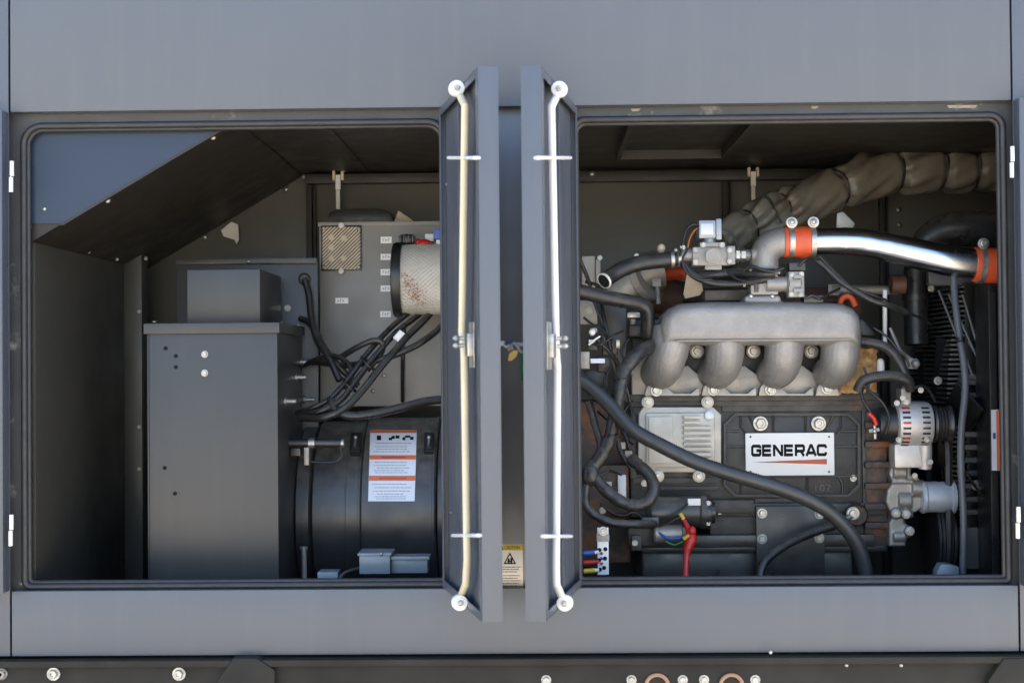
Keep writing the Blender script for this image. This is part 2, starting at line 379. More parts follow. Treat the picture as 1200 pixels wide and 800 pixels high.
# centre post, a shallow hat section between the doors
pb = MB(); pb.box(W(MID-41,16,ZB-6), W(MID+35,23,ZT+10), 0.001)
post = pb.build('centre_post', postm, enc, label='narrow grey post between the two open doors')
def seal(x0,x1,z0,z1,r):
    P = [W(x,13,z) for x,z in rrect(x0,x1,z0,z1,r,12)]; P.append(P[0]); P.append(P[1])
    o = MB().sweep(P, 4.0*S, 12, cap=False).build('rubber_seal', rubber, enc, smooth=80)
    # the clip half of the trim, gripping the frame edge
    P = [W(x,17.5,z) for x,z in rrect(x0+4,x1-4,z0+4,z1-4,r-3,12)]; P.append(P[0]); P.append(P[1])
    MB().sweep(P, 3.4*S, 8, cap=False).build('seal_clip', rubber, enc, smooth=80)
seal(ULx0-3,ULx1+3,LZ0-3,LZ1+3,22)
seal(URx0-3,URx1+3,RZ0-3,RZ1+3,15)
# bare spots of sealant on the frame
for (x,y,wd) in ((45,686,26),(80,687,28),(745,129,12),(955,126,10),(1128,125,36),(1105,686.5,18),(25,684,6)):
    MB().prism([(x-wd/2,y-1.4),(x+wd/2,y-1.8),(x+wd/2-3,y+1.3),(x-wd/2+2,y+1.6)], 18.2, 19.5).build('paint_chip', castd, enc)

# inside: side, back, ceiling, floor panels
CZ = 300.0; FZ = -345.0
xl = at(36,400,25).x/S; xr = 790.0
b = MB(); b.box(W(xl-4,41,FZ), W(xl,DB-121,CZ), 0.001); b.build('side_panel', paintin, enc, label='bare inner side wall beside the connection cabinet')
MB().box(W(xl-4,DB-117,FZ), W(xl,DB+10,CZ)).build('side_panel', paintin, enc)
MB().box(W(xr,41,FZ), W(xr+4,DB+10,CZ)).build('side_panel', paintin, enc)
# corner post ahead of the back wall
a = at(147,400,DB-121); c = at(166,400,DB-121)
b = MB(); b.box(Vector((xl*S, (DB-120)*S, FZ*S)), Vector((c.x, (DB-112)*S, CZ*S)), 0.001); b.box(Vector((c.x-3*S,(DB-111)*S,FZ*S)), Vector((c.x,(DB-85)*S,CZ*S)), 0.001)
b.build('corner_post', paintin, enc)
for y in (303, 365, 500, 549): bolt(enc, 163 if y > 310 else 171, y, DB-121, 2.2)
# back wall in separate panels, lapped
edges = [xl-10, at(366,300,DB).x/S, at(606,300,DB).x/S, at(852,300,DB).x/S, at(1035,300,DB).x/S, xr+10]
for i,(a0,a1) in enumerate(zip(edges, edges[1:])):
    b = MB(); b.box(W(a0+1,DB,FZ), W(a1-1,DB+4,CZ+30), 0.001); b.build('back_panel', backm, enc)
    if 0 < i < 5:
        MB().box(W(a0-7,DB-12,FZ), W(a0+1.5,DB-1,CZ-18), 0.0016).build('back_stiffener', ceilm, enc)
        MB().box(W(a0+4,DB-8,FZ), W(a0+7,DB-1,CZ-18), 0.001).build('back_stiffener', ceilm, enc)
# ceiling, with a lapped seam and a shallow hatch
MB().box(W(xl,41,CZ), W(at(393,170,200).x/S,DB+2,CZ+4)).build('ceiling_panel', ceilm, enc)
MB().box(W(at(393,170,200).x/S+3,41,CZ+0.8), W(xr,DB+2,CZ+4.8)).build('ceiling_panel', ceilm, enc)
MB().box(W(at(393,170,200).x/S-6,45,CZ-1.2), W(at(393,170,200).x/S+8,DB,CZ-0.2), 0.0004).build('ceiling_seam', ceilm, enc)
ha = at_z(722,186,CZ*S-0.02); hb = at_z(846,183,CZ*S-0.02); hc = at_z(884,143,CZ*S-0.02)
b = MB()
y0h, y1h = hc.y, ha.y
zt = (CZ+0.5)*S; zl = (CZ-12)*S
for A,B in (((ha.x,y0h),(ha.x+0.012,y1h)),((hb.x,y0h),(hb.x+0.012,y1h)),((ha.x,y0h),(hb.x,y0h+0.012)),((ha.x,y1h-0.012),(hb.x,y1h))):
    b.box(Vector((A[0],A[1],zl)), Vector((B[0],B[1],zt)))
b.build('roof_hatch', ceilm, enc)
MB().box(W(xl-5,25,FZ-4), W(xr+5,DB+5,FZ)).build('floor_panel', blackm, enc)
# outer shell: roof, ends, back
MB().box(W(-900,4,ZR-2), W(900,DB+70,ZR+4)).build('raised_unseen_roof', paint, enc)
MB().box(W(-900,DB+66,ZS), W(900,DB+70,ZR-3)).build('shell_panel', paint, enc)
MB().box(W(-900,4,ZS), W(-896,DB+65,ZR-3)).build('shell_panel', paint, enc)
MB().box(W(896,4,ZS), W(900,DB+65,ZR-3)).build('shell_panel', paint, enc)

# sloping hood of the air inlet, upper left
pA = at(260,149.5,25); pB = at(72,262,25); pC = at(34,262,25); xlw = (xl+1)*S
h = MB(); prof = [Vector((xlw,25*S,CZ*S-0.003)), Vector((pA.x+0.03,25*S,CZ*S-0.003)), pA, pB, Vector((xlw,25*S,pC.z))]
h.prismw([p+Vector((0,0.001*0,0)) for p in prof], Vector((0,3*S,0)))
h.build('hood_face', hoodm, enc, label='sloped hood plate, shade and sky blue painted in, in the upper left corner')
h = MB()
zw = at(36,283,25).z
under = [Vector((pA.x+0.03,0,CZ*S-0.003)), Vector((pA.x,0,pA.z)), Vector((pB.x,0,pB.z)), Vector((xlw,0,zw))]
vs = [Vector((p.x,28.5*S,p.z)) for p in under]+[Vector((p.x,(DB-1)*S,p.z)) for p in under]
h.raw(vs, [(0,1,5,4),(1,2,6,5),(2,3,7,6)])
h.raw([pB+Vector((0,0.004,0)), Vector((xlw,pB.y+0.004,pC.z+0.004)), Vector((xlw,pB.y+0.004,zw))], [(0,1,2)])
h.build('intake_hood', ceilm, enc, label='sloping inlet hood underside above the connection cabinet')
h = MB(); h.raw([pA+Vector((0,-0.001,0)), pB+Vector((0,-0.001,0)), pB+Vector((-0.004,-0.001,-0.006)), pA+Vector((0.004,-0.001,-0.006))], [(0,1,2,3)])
h.prismw([pA+Vector((0.001,-0.0015,-0.001)), pB+Vector((0.001,-0.0015,-0.001)), pB+Vector((0.003,-0.0015,-0.005)), pA+Vector((0.005,-0.0015,-0.004))], Vector((0,0.014,0)))
h.build('hood_flange', ceilm, enc)
for x,y,d,r in ((250,161,40,3.4),(126,235,40,3.4),(38,265,30,3),(52,245,24.6,2.2),(64,285,110,2.2),(104,295,240,2.2),(137,304,350,2.2)): rivet(enc, x, y, d, r)
for x,y in ((240,278),(335,222),(356,207)): rivet(enc, x, y, DB-4, 3)
# grey tag hanging at the hood's back edge
MB().prism([(259,270),(271,260),(279,263),(280,281),(277,286),(275,281),(262,277)], DB-12, DB-11).build('tag', creaml, enc)

# rail along the back under the ceiling, clamps and latch straps
for xa,xb,ya,yb in ((358,600,209,207),(676,1060,207,203)):
    A = at(xa,ya,DB-25); B_ = at(xb,yb,DB-25)
    z = (A.z+B_.z)/2
    b = MB(); b.box(Vector((A.x,(DB-32)*S,z-0.017)), Vector((B_.x,(DB-14)*S,z+0.012)), 0.003); b.build('ceiling_rail', ceilm, enc)
for px,py in ((396,208),(883,204)):
    b = MB(); b.pbox(px-6.5,py-8,px-3.5,py+3,DB-40,DB-28,0.001); b.pbox(px+3.5,py-8,px+6.5,py+3,DB-40,DB-28,0.001)
    b.build('rail_clamp', zincy, enc)
    b = MB(); b.pbox(px-3,py-3,px+3,py+14,DB-41,DB-36,0.001); b.pbox(px-2.4,py+12,px+2.4,py+37,DB-20,DB-16,0.001); b.build('latch_strap', zincw if px<500 else creaml, enc)
for x,y,d in ((403,199,DB-40),(694,204,DB-34),(1053,246,DB-3),(1054,264,DB-3)): rivet(enc, x, y, d, 3)

# caution label on the centre post
d = 15.6
MB().pbox(582.5,637.5,613,691,d,d+0.3).build('caution_label', creaml, post, label='small cream caution label with yellow header and warning triangle')
b = MB(); b.pbox(583,638,612.6,644.5,d-0.25,d); b.build('label_header', printy, post)
b = MB()
tri = [(597.5,646.5),(605,660.5),(590,660.5)]
P = [at(x,y,d-0.25) for x,y in tri]; c = (P[0]+P[1]+P[2])/3
inn = [c+(p-c)*0.68 for p in P]
b.raw(P+inn, [(0,1,4,3),(1,2,5,4),(2,0,3,5)])
b.pbox(595,654,597.2,659,d-0.3,d-0.2); b.pbox(598.2,653,600.4,659,d-0.3,d-0.2); b.pbox(594.5,656.6,600.6,658,d-0.36,d-0.3)
for i,y in enumerate((664,666.6,669.5,674,677,680,683,686)): dashes(b, 585+(i%3), 610-(i*2%5), y, d-0.25, 0.9, seed=i)
b.build('label_print', printk, post, kind='stuff')
def text_obj(body, px0, px1, py0, py1, d, m, parent, name):
    cu = bpy.data.curves.new('t','FONT'); cu.body = body; cu.size = 1; cu.offset = 0.012
    o = bpy.data.objects.new('t', cu); COL.objects.link(o)
    dg = bpy.context.evaluated_depsgraph_get(); me = bpy.data.meshes.new_from_object(o.evaluated_get(dg))
    bpy.data.objects.remove(o)
    xs = [v.co.x for v in me.vertices]; ys = [v.co.y for v in me.vertices]
    A = at(px0,py1,d); B_ = at(px1,py0,d)
    for v in me.vertices:
        fx = (v.co.x-min(xs))/(max(xs)-min(xs)); fy = (v.co.y-min(ys))/(max(ys)-min(ys))
        v.co = Vector((A.x+(B_.x-A.x)*fx, A.y, A.z+(B_.z-A.z)*fy))
    me.materials.clear(); me.materials.append(m)
    return link(name, me, parent)
text_obj('CAUTION', 591, 609, 639.2, 643.3, d-0.5, printk, post, 'header_lettering')
MB().prism([(588,639),(590.3,643.4),(585.7,643.4)], d-0.5, d-0.3).build('header_symbol', printk, post)

# wiring tail hanging at the post between the doors
b = MB(); b.sweep(smooth_path(pp((578,404,-170),(588,402,-172),(594,405,-170),(600,408,-168),(606,404,-166),(620,406,-164))), 2.6*k(5), 10)
wl = thing('wire_tail', 'short twisted white and blue wire tail with yellow tag on the post', 'wire', at(598,404,5))
b.build('wire', nylon, wl)
MB().sweep(smooth_path(pp((592,403,-173),(600,400,-177),(606,409,-175),(620,404,-170))), 1.8*k(5), 8).build('wire', bluem, wl)
MB().sweep(smooth_path(pp((596,410,-173),(603,402,-178),(611,412,-175),(620,408,-170))), 1.5*k(5), 8).build('wire', heatm, wl)
MB().sweep(smooth_path(pp((608,408,-173),(611,418,-173),(611,432,-171),(612,445,-168))), 1.3*k(5), 8).build('wire', greenm, wl)
MB().prism([(595,422),(597,414),(603,409.5),(607,411),(605,418),(599,423)], -175, -174.2).build('tag', yellowm, wl)
MB().ball(at(585,403,-175), 3.8*S, 10).build('wire_end', nylon, wl)

# ------------------------------------------------------------------ doors
def door(hx, fx, w, inner_left, rod_m, parts, lab):
    """hinge edge at (hx,0), free edge at (fx,-w); inner face looks left or right"""
    H = Vector((hx,0,0)); F = Vector((fx,-w,0)); e = (F-H).normalized(); L = (F-H).length
    n = Vector((-e.y, e.x, 0)); 
    if (n.x < 0) != inner_left: n = -n
    th = 21.0
    M = Matrix(((e.x,n.x,0,H.x*S),(e.y,n.y,0,H.y*S),(0,0,1,0),(0,0,0,1)))   # local: x along width, y to the inner side
    z0, z1 = ZB+2.5, ZT-2.5
    def bx(b, a, c, bev=0.0): b.box(Vector(a)*S, Vector(c)*S, bev, 2, M)
    b = MB()
    bx(b, (0,-th,z0), (L,-th+1.6,z1), 0.0012)
    bx(b, (0.2,-th+1,z0), (1.8,0,z1), 0.0008); bx(b, (L-1.8,-th+1,z0), (L-0.2,0,z1), 0.0012)
    bx(b, (1,-th+1,z0), (L-1,0,z0+1.6), 0.0008); bx(b, (1,-th+1,z1-1.6), (L-1,0,z1), 0.0008)
    bx(b, (1,-1.4,z0+0.4), (9,0.1,z1-0.4), 0.0005); bx(b, (L-14,-1.4,z0+0.5), (L-1,0.15,z1-0.5), 0.0005)
    bx(b, (1.9,-8.6,z0+2), (L-2,-7.4,z1-2))
    bx(b, (8.5,-1.5,z0+0.6), (L-13.5,0,z0+9), 0.0005); bx(b, (8.5,-1.5,z1-9), (L-13.5,0,z1-0.6), 0.0005)
    D = b.build('door', paint, enc, label=lab)
    b = MB(); bx(b, (72,-7.3,z0+14), (108,-4.6,z1-14), 0.0012)
    b.build('stiffener', paint, D)
    P0 = (H+n*0)
    def on(px, py, hgt):      # photo position on the plane hgt units proud of the door's inner face
        r = ray(px,py); q = H + n*hgt; t = (q-CAM).dot(n)/r.dot(n)
        return (CAM + r*t)*S
    for seg in parts['rods']:
        P = [on(x,y,4) for x,y in seg]
        Q = []
        for i,p in enumerate(P):
            if 0 < i < len(P)-1: Q += [p+(P[i-1]-p)*min(0.4,0.008/(P[i-1]-p).length), p, p+(P[i+1]-p)*min(0.4,0.008/(P[i+1]-p).length)]
            else: Q.append(p)
        MB().sweep(Q, 4.1*S, 12, flat=1.0).build('latch_rod', rod_m, D)
    for x,y in parts['rollers']:
        p = on(x,y,8); ax = Vector((e.x,e.y,0))
        b = MB(); b._lathe2(p, ax, [(-0.014,0.0155),(-0.004,0.0172),(0.004,0.0172),(0.008,0.016),(0.009,0.007),(0.007,0.006)], 28)
        o = b.build('roller', nylon, D)
        MB()._lathe2(p, ax, [(0.006,0.0052),(0.0125,0.0052),(0.0135,0.004)], 6).build('roller_bolt', zinc, D)
    for y,xa,xb in parts['guides']:
        sgn = 1
        p, q = on(xa,y,5.0), on(xb,y,5.0); p2 = p - n*(th-3)*S*0.55; q2 = q - n*6*S
        MB().sweep(smooth_path([p2, p-n*0.004, p, p+(q-p)*0.5, q, q2], res=5), 1.9*S, 8).build('rod_guide', zincw, D)
    for x,y in parts['studs']:
        p = on(x,y,-10); MB().lathe(p, n, [(0,2.8*S),(3*S,2.6*S),(4*S,1.6*S)], 12).build('stud', paint, D)
    for (x0,y0,x1,y1) in parts['latch']:
        a = on((x0+x1)/2,(y0+y1)/2,1.2)
        loc = M.inverted() @ a
        b = MB(); hw = 13*S; hh = (y1-y0)/2*S*0.9
        b.box(Vector((loc.x-hw,0.6*S,loc.z-hh)), Vector((loc.x+hw,1.8*S,loc.z+hh)), 0.0006, 2, M)
        b.box(Vector((loc.x-hw*0.75,1.8*S,loc.z-hh*0.5)), Vector((loc.x+hw*0.5,7*S,loc.z+hh*0.5)), 0.002, 2, M)
        b.build('latch_plate', zinc, D)
        for dz in (0.30,-0.02):
            c = Vector((loc.x-hw*0.3, 9*S, loc.z+hh*dz)); cc = M @ c
            MB().cyl(cc, cc+n*0.012, 2.2*S, 12).build('latch_pin', zinc, D)
            MB().ball(cc+n*0.016, 3.4*S, 10, (1.2,1.2,0.9)).build('latch_pin', zinc, D)
    return D, M, L, on
door(-88.3, -31.8, 250, True, zincy, dict(
    rods=[[(536.5,107),(545,124),(541.5,392)],[(541,386),(544,412),(547.5,655),(546,684),(538.5,703)]],
    rollers=[(535,104),(538.5,705.5)], guides=[(185,526,555),(627,531,558)],
    studs=[(526,216),(531,600),(531,628)], latch=[(546,378,560,430)]), 'left of the two open doors, with a cream latch rod')
hx = at(679,405,0).x/S; fx = at(637,405,-250).x/S
door(hx, fx, 250, False, zincw, dict(
    rods=[[(654.5,108),(646,126),(651.5,404)],[(650.5,398),(653,430),(651.5,664),(652,684),(660,703)]],
    rollers=[(655.5,105),(662,706)], guides=[(185,668,634),(628,669,642)],
    studs=[(668,212),(672,606),(672,628)], latch=[(637,378,650,432)]), 'right of the two open doors, with a white latch rod')
# outer doors folded flat against the enclosure: only their hinge-side strips show
for sx, xh, lab in ((-1, X0-2.2, 'outer door folded flat against the left end panel'), (1, X1+2.2, 'outer door folded flat against the right end panel')):
    b = MB(); z0, z1 = ZB+1, ZT-1
    def bx(a, c, bev=0.001): b.box(W(*a), W(*c), bev)
    bx((xh, -22, z0), (xh+sx*1.8, -1.5, z1)); bx((xh+sx*1, -2.4, z0), (xh+sx*250, -1, z1))
    bx((xh+sx*0.6, -22.4, z0+0.5), (xh+sx*15, -21, z1-0.5)); bx((xh+sx*236, -22.4, z0+0.5), (xh+sx*250, -21, z1-0.5))
    bx((xh+sx*249, -22, z0), (xh+sx*250.6, -1.5, z1)); bx((xh+sx*1.4, -22, z0), (xh+sx*249, -2, z0+1.6)); bx((xh+sx*1.4, -22, z1-1.6), (xh+sx*249, -2, z1))
    bx((xh+sx*14.5, -22.3, z0+0.7), (xh+sx*237, -21.1, z0+12)); bx((xh+sx*14.5, -22.3, z1-12), (xh+sx*237, -21.1, z1-0.7))
    D = b.build('door', paint, enc, label=lab)
for x,y in ((13.5,207),(13,621),(1186,190),(1193,612)):
    b = MB(); p = at(x,y,-22)
    for s0,s1,dx in ((-18,-0.6,-0.5),(0.6,18,0.5)):
        b.cyl(p+W(dx,0,s0), p+W(dx,0,s1), 2.4*S, 12)
    b.build('hinge', zincw if y < 300 else creaml, enc)

# ================================================================== base frame under the enclosure
bf = thing('base_frame', 'brown-grey steel base frame rail below the enclosure', 'frame', W(0,200,-845))
zt = -337.5
b = MB(); b.box(W(-900,-14,zt-8), W(900,60,zt), 0.003); b.build('rail_flange', basem, bf)
b = MB(); b.box(W(-900,-4,zt-80), W(900,6,zt-8.4), 0.001); b.build('rail_web', basem, bf)
b = MB(); b.box(W(-900,-14,zt-92), W(900,60,zt-80.4), 0.002); b.build('rail_flange', basem, bf)
MB().box(W(-880,40,-840), W(880,DB,zt-93)).build('fuel_tank', paint, bf)
for i in range(4): MB().box(W(-860+i*560,10,-845), W(-800+i*560,DB-20,zt-92.4)).build('foot_beam', blackm, bf)
MB().box(W(-895,64,zt-90), W(895,DB+60,ZS-1)).build('deck', blackm, bf)
for xa,xb in ((255,322),(1158,1240)):
    b = MB(); A = at(xa,771,-16); B_ = at(xb,771,-16); zz = A.z-0.0; c = 26*S
    P = [Vector((A.x,-16.5*S,zz-0.05)), Vector((A.x+c*0.7,-16.5*S,zz)), Vector((B_.x-c*0.8,-16.5*S,zz)), Vector((B_.x,-16.5*S,zz-0.028)), Vector((B_.x,-16.5*S,zz-0.16)), Vector((A.x,-16.5*S,zz-0.16))]
    b.prismw(P, Vector((0,22*S,0)), 0.004); b.build('lifting_lug', basem, bf)
for x,y in ((63,789),(210,789)):
    bolt(bf, x, y, -4.5, 8)
for x in (640,740,800,825,885): bolt(bf, x, 796, -4.5, 6)
for x in (903,992,1056): rivet(bf, x, 779 if x>950 else 764, -14.5 if x<950 else -4.5, 2.2)
for x in (770,857):
    b = MB(); p = at(x,803,-4.5); b._lathe2(p, Vector((0,-1,0)), [(-0.004,0.030),(0.006,0.030),(0.008,0.027),(0.006,0.022),(-0.003,0.021)], 28); b.build('pipe_port', portm, bf)
for x in (0,2): bolt(bf, 2, 789, -4.5, 7)

# ================================================================== connection cabinet, left
cb = thing('connection_cabinet', 'plain dark grey sheet metal cabinet standing in the left bay', 'cabinet', at(250,690,220))
F0, F1 = 130, 325
A = at(172,388,F0); B_ = at(325,388,F0)
b = MB(); b.box(Vector((A.x,F0*S,FZ*S)), Vector((B_.x,F1*S,A.z)), 0.0025); b.build('body', cabinet, cb)
b = MB(); A2 = at(168,379,F0-5); B2 = at(327.5,390,F0-5); b.box(Vector((A2.x,(F0-5)*S,B2.z)), Vector((B2.x,(F1+4)*S,A2.z)), 0.002); b.build('lid', cabinet, cb)
# raised seam down the left edge of the face
b = MB(); b.pbox(173,392,175.4,700,F0-1.5,F0-0.1,0.0005); b.build('edge_fold', cabinet, cb)
for x,y in ((194,408),(206,417),(206,430),(193,548),(205,578)):
    MB()._lathe2(at(x,y,F0-0.3), Vector((0,-1,0)), [(-0.001,2.6*S),(0.0006,2.6*S),(0.0008,0.5*S)], 12).build('hole', printk, cb)
for x,y in ((240,415),(240,437)): bolt(cb, x, y, F0-0.2, 4.2)
rivet(cb, 181, 377.5, F0+6, 3.2, (0,0,1))
# side fittings on the right flank
xs = B_.x/S
for px,py,d in ((347,442,300),(334,470,190),(357,468,320),(353,424,318)):
    r_ = ray(px,py); t = (xs-CAM.x)/r_.x; p = (CAM+r_*t)*S
    MB().lathe(p+Vector((-0.002,0,0)), (1,0,0), [(0,0.012),(0.006,0.012),(0.0065,0.007),(0.03,0.0065),(0.032,0.004)], 12).build('side_stud', zinc, cb)
# smaller box on the lid
A = at(219,316,172); B_ = at(305,378.5,172)
lidz = A2.z
b = MB(); b.box(Vector((A.x,172*S,lidz+0.0005)), Vector((B_.x,328*S,A.z)), 0.003); b.build('top_box', cabinet, cb, label='smaller plain box on top of the cabinet')
# back plate behind with top lip
A = at(207,309,345); B_ = at(372,309,345)
b = MB(); b.box(Vector((A.x,345*S,FZ*S)), Vector((B_.x,352*S,A.z)), 0.001); b.box(Vector((A.x,338*S,A.z-0.003)), Vector((B_.x,346*S,A.z+0.012)), 0.001); b.build('back_plate', cabinet, cb)
bolt(cb, 337, 361, 344, 4); 
for x,y in ((329,378),(349,381),(291,306.5)): rivet(cb, x, y, 343 if y > 310 else 337, 2.4)

# ================================================================== control box and fittings, left bay
ct = thing('control_box', 'tall grey control box with tan vent grille and white labels', 'box', at(445,476,430))
d0 = 400
b = MB(); b.pbox(374,262,540,475,d0,DB-20,0.002); b.build('body', panelgr, ct)
b = MB(); b.pbox(372.6,260.5,541,263.5,d0-3,DB-25,0.0008); b.build('top_lip', panelgr, ct)
b = MB(); b.pbox(376,264,424,317,d0-3,d0-0.2,0.0006); b.build('grille_back', blackp, ct)
b = MB()
# diagonal slats clipped to the grille square
gx0,gy0,gx1,gy1 = 378,266,422,315.4
for i in range(24):
    c = gx0+gy0+6 + i*4.2     # x+y = c
    pts = []
    for cc in (c-1.15, c+1.15):
        q = []
        for x,y in ((gx0,cc-gx0),(cc-gy0,gy0),(gx1,cc-gx1),(cc-gy1,gy1)):
            if gx0-0.01 <= x <= gx1+0.01 and gy0-0.01 <= y <= gy1+0.01: q.append((x,y))
        q = sorted(set((round(x,3),round(y,3)) for x,y in q))
        if len(q) >= 2: pts.append((q[0],q[-1]))
    if len(pts) == 2: b.prism([pts[0][0],pts[0][1],pts[1][1],pts[1][0]], d0-6, d0-3)
b.build('slat', grillm, ct, kind='stuff')
b = MB()
for x,y in ((388,278),(403,279),(388,290),(388,303),(403,303)): b._lathe2(at(x,y,d0-5.5), Vector((0,-1,0)), [(0,0.0085),(0.0014,0.0085),(0.0016,0.001)], 10)
b.build('grille_boss', grillm, ct)
for x,y in ((379.5,267.5),(420.5,268),(379.5,313),(420.5,313)): rivet(ct, x, y, d0-6, 2.4)
for x,y in ((400,264),(400,318)): MB()._lathe2(at(x,y,d0-5), Vector((0,-1,0)), [(-0.004,0.009),(0.004,0.008),(0.006,0.004)], 10).build('clip', zincw, ct)
for i,(x0,y0,x1,y1) in enumerate(((446,277.5,459,285),(446,297.5,459,304.5),(446,315.3,459,322.5),(446,334.5,459,341.5),(445.5,364.5,458,371.5),(393,349,408,355.5))):
    MB().pbox(x0,y0,x1,y1,d0-1,d0-0.1).build('white_label', whitel, ct)
    b = MB(); ym = (y0+y1)/2
    for q in range(3): 
        xx = x0+2.5+q*3.0
        b.pbox(xx,ym-1.7,xx+0.7,ym+1.7,d0-1.15,d0-1.02); b.pbox(xx+0.7,ym-1.7+(q+i)%2*1.5,xx+2.0,ym-0.9+(q+i)%2*1.5,d0-1.15,d0-1.02)
    b.build('label_print', printg, ct, kind='stuff')
# lower olive panel edge and rivets
b = MB(); b.pbox(470,392,475,474,d0-3,d0-0.3,0.0006); b.build('cover_seam', panelgr, ct)
for x,y in ((411,461),(426,456),(437,458),(450,440)): rivet(ct, x, y, d0-2, 2.2)
# dome behind and paper tag on top of the box
cap = thing('plastic_dome', 'low black plastic cap on top of the control box', 'cap', at(422,262,470))
b = MB(); P = [(384,263),(386,250),(392,246),(404,244.5),(440,244.5),(452,246),(459,251),(461,263)]
b.prism(P, 440, 500, 0.004); b.build('cover', blackp, cap)
pt = MB(); pt.prism([(461,261),(467,247),(482,257),(486,261)], 452, 452.6)
tag(pt.build('paper_tag', heatm), 'pale folded paper tag lying on the control box', 'tag')

# ================================================================== air filter
af = thing('air_filter', 'round air filter with rust-stained white mesh and black end cap', 'filter', at(490,372,330))
c0 = at(470,328,330); rr = 43*k(310)
b = MB(); b._lathe2(c0, Vector((-1,0,0)), [(-0.006,rr*0.95),(-0.005,rr*1.02),(0.010,rr*1.04),(0.019,rr*1.01),(0.021,rr*0.95),(0.019,rr*0.6)], 48); b.build('end_cap', blackp, af)
b = MB(); LX = 0.24
b._lathe2(c0, Vector((1,0,0)), [(0,rr*0.93),(LX,rr*0.93)], 48); cl = b.build('filter_body', filterm, af)
b = MB(); b._lathe2(c0+Vector((LX,0,0)), Vector((1,0,0)), [(-0.004,rr*1.02),(0.012,rr*1.03),(0.018,rr*0.9)], 48); b.build('end_cap', blackp, af)
# expanded-metal sleeve: two crossing sets of fine wires over the camera-side half
b = MB(); nw = 52; r2 = rr*0.965
for s_ in (-1,1):
    for i in range(nw):
        a0 = 2*math.pi*i/nw; pts = []
        for j in range(15):
            x = LX*j/14; a = a0 + s_*x*9.0
            pts.append(c0+Vector((x, -math.cos(a)*r2, math.sin(a)*r2)))
        b.sweep(pts, 0.0012, 3, cap=False)
b.build('wire_sleeve', meshm, af, kind='stuff')
b = MB(); rnd = random.Random(3)
for i in range(150):
    u = rnd.betavariate(2,2); x = (477+u*26+rnd.gauss(0,2.5)-472)*k(310); y = 326+u*32+rnd.gauss(0,6)
    if y > 366 or x < 0.004: continue
    z = at(480,y,290).z-c0.z; 
    if abs(z) > rr*0.9: continue
    yy = -math.sqrt((rr*0.94)**2-z*z); c = c0+Vector((x,yy,z)); s_ = rnd.uniform(0.0012,0.0034)
    nn = Vector((0,yy,z)).normalized(); tz = Vector((1,0,0)).cross(nn)
    b.raw([c+Vector((math.cos(q*1.05)*s_*rnd.uniform(.6,1.2),0,0))+tz*(math.sin(q*1.05)*s_*rnd.uniform(.6,1.3)) for q in range(6)], [tuple(range(6))])
b.build('rust_speck', rustst, af, kind='stuff')
b = MB(); b.sweep(smooth_path(pp((470,283,318),(469,290,296),(468,328,283),(470,368,300))), 1.2*k(300), 6)
# small parts above the filter
kn = thing('black_connector', 'black ribbed connector on a stub above the air filter', 'connector', at(477,293,330))
b = MB(); c = at(477,281,330); b._lathe2(c+Vector((0,0,-0.02)), Vector((0,0,1)), [(0,0.010),(0.006,0.017),(0.012,0.021),(0.028,0.021),(0.034,0.018),(0.036,0.006)], 20)
for i in range(10):
    a = i*math.pi/5; b.box(c+Vector((math.cos(a)*0.021-0.0025,math.sin(a)*0.021-0.0025,-0.008)), c+Vector((math.cos(a)*0.021+0.0025,math.sin(a)*0.021+0.0025,0.012)), 0.0008)
b.build('body', blackp, kn)
MB().cyl(c+Vector((0,0,-0.045)), c+Vector((0,0,-0.018)), 0.0075, 10).build('stub', blackp, kn)
rc = thing('red_battery_clamp', 'red rubber boot with blue and white terminals beside the air filter', 'terminal', at(500,292,340))
b = MB(); b.ball(at(497,286,335), 0.019, 16, (1.1,0.8,0.75)); b.ball(at(505,289,330), 0.013, 12, (1.2,0.9,0.9)); b.ball(at(490,284,335), 0.011, 12); b.build('boot', redm, rc)
MB().pbox(498,274,508,283,345,360,0.002).build('terminal', nylon, rc); MB().pbox(508,268,520,280,335,350,0.002).build('terminal', bluem, rc); MB().pbox(511,281,522,292,332,345,0.002).build('terminal', whitel, rc)

# ================================================================== generator barrel
ge = thing('generator_barrel', 'glossy black generator barrel with white and orange warning label', 'generator', at(430,690,360))
yc, dc = 598, 372
cz = at(430,yc,dc).z; R0 = at(430,493,dc).z - cz
cx = lambda px: at(px,yc,dc-110).x
C = lambda px: Vector((cx(px), dc*S, cz))
def ring(name, pa, pb, rf, bev=0.004, m=barrelm, n=72):
    b = MB(); L = cx(pb)-cx(pa)
    b._lathe2(C(pa), Vector((1,0,0)), [(0,R0*rf-bev*1.5),(bev*0.5,R0*rf-bev*0.5),(bev,R0*rf),(L-bev,R0*rf),(L-bev*0.5,R0*rf-bev*0.5),(L,R0*rf-bev*1.5)], n)
    return b.build(name, m, ge)
ring('end_bell', 326, 344, 0.95, 0.012); ring('end_bell', 344, 367, 0.97, 0.01); bd = ring('housing', 366.5, 436, 1.0); ring('band', 405, 407, 1.004, 0.001); ring('band', 421, 423.5, 1.012, 0.001)
ring('housing', 424, 512, 1.035); ring('flange', 512, 552, 1.0, 0.004); ring('band', 507, 510, 1.045, 0.001)
for px,py,r in ((355,560,2.5),(352,585,2.5)): pass
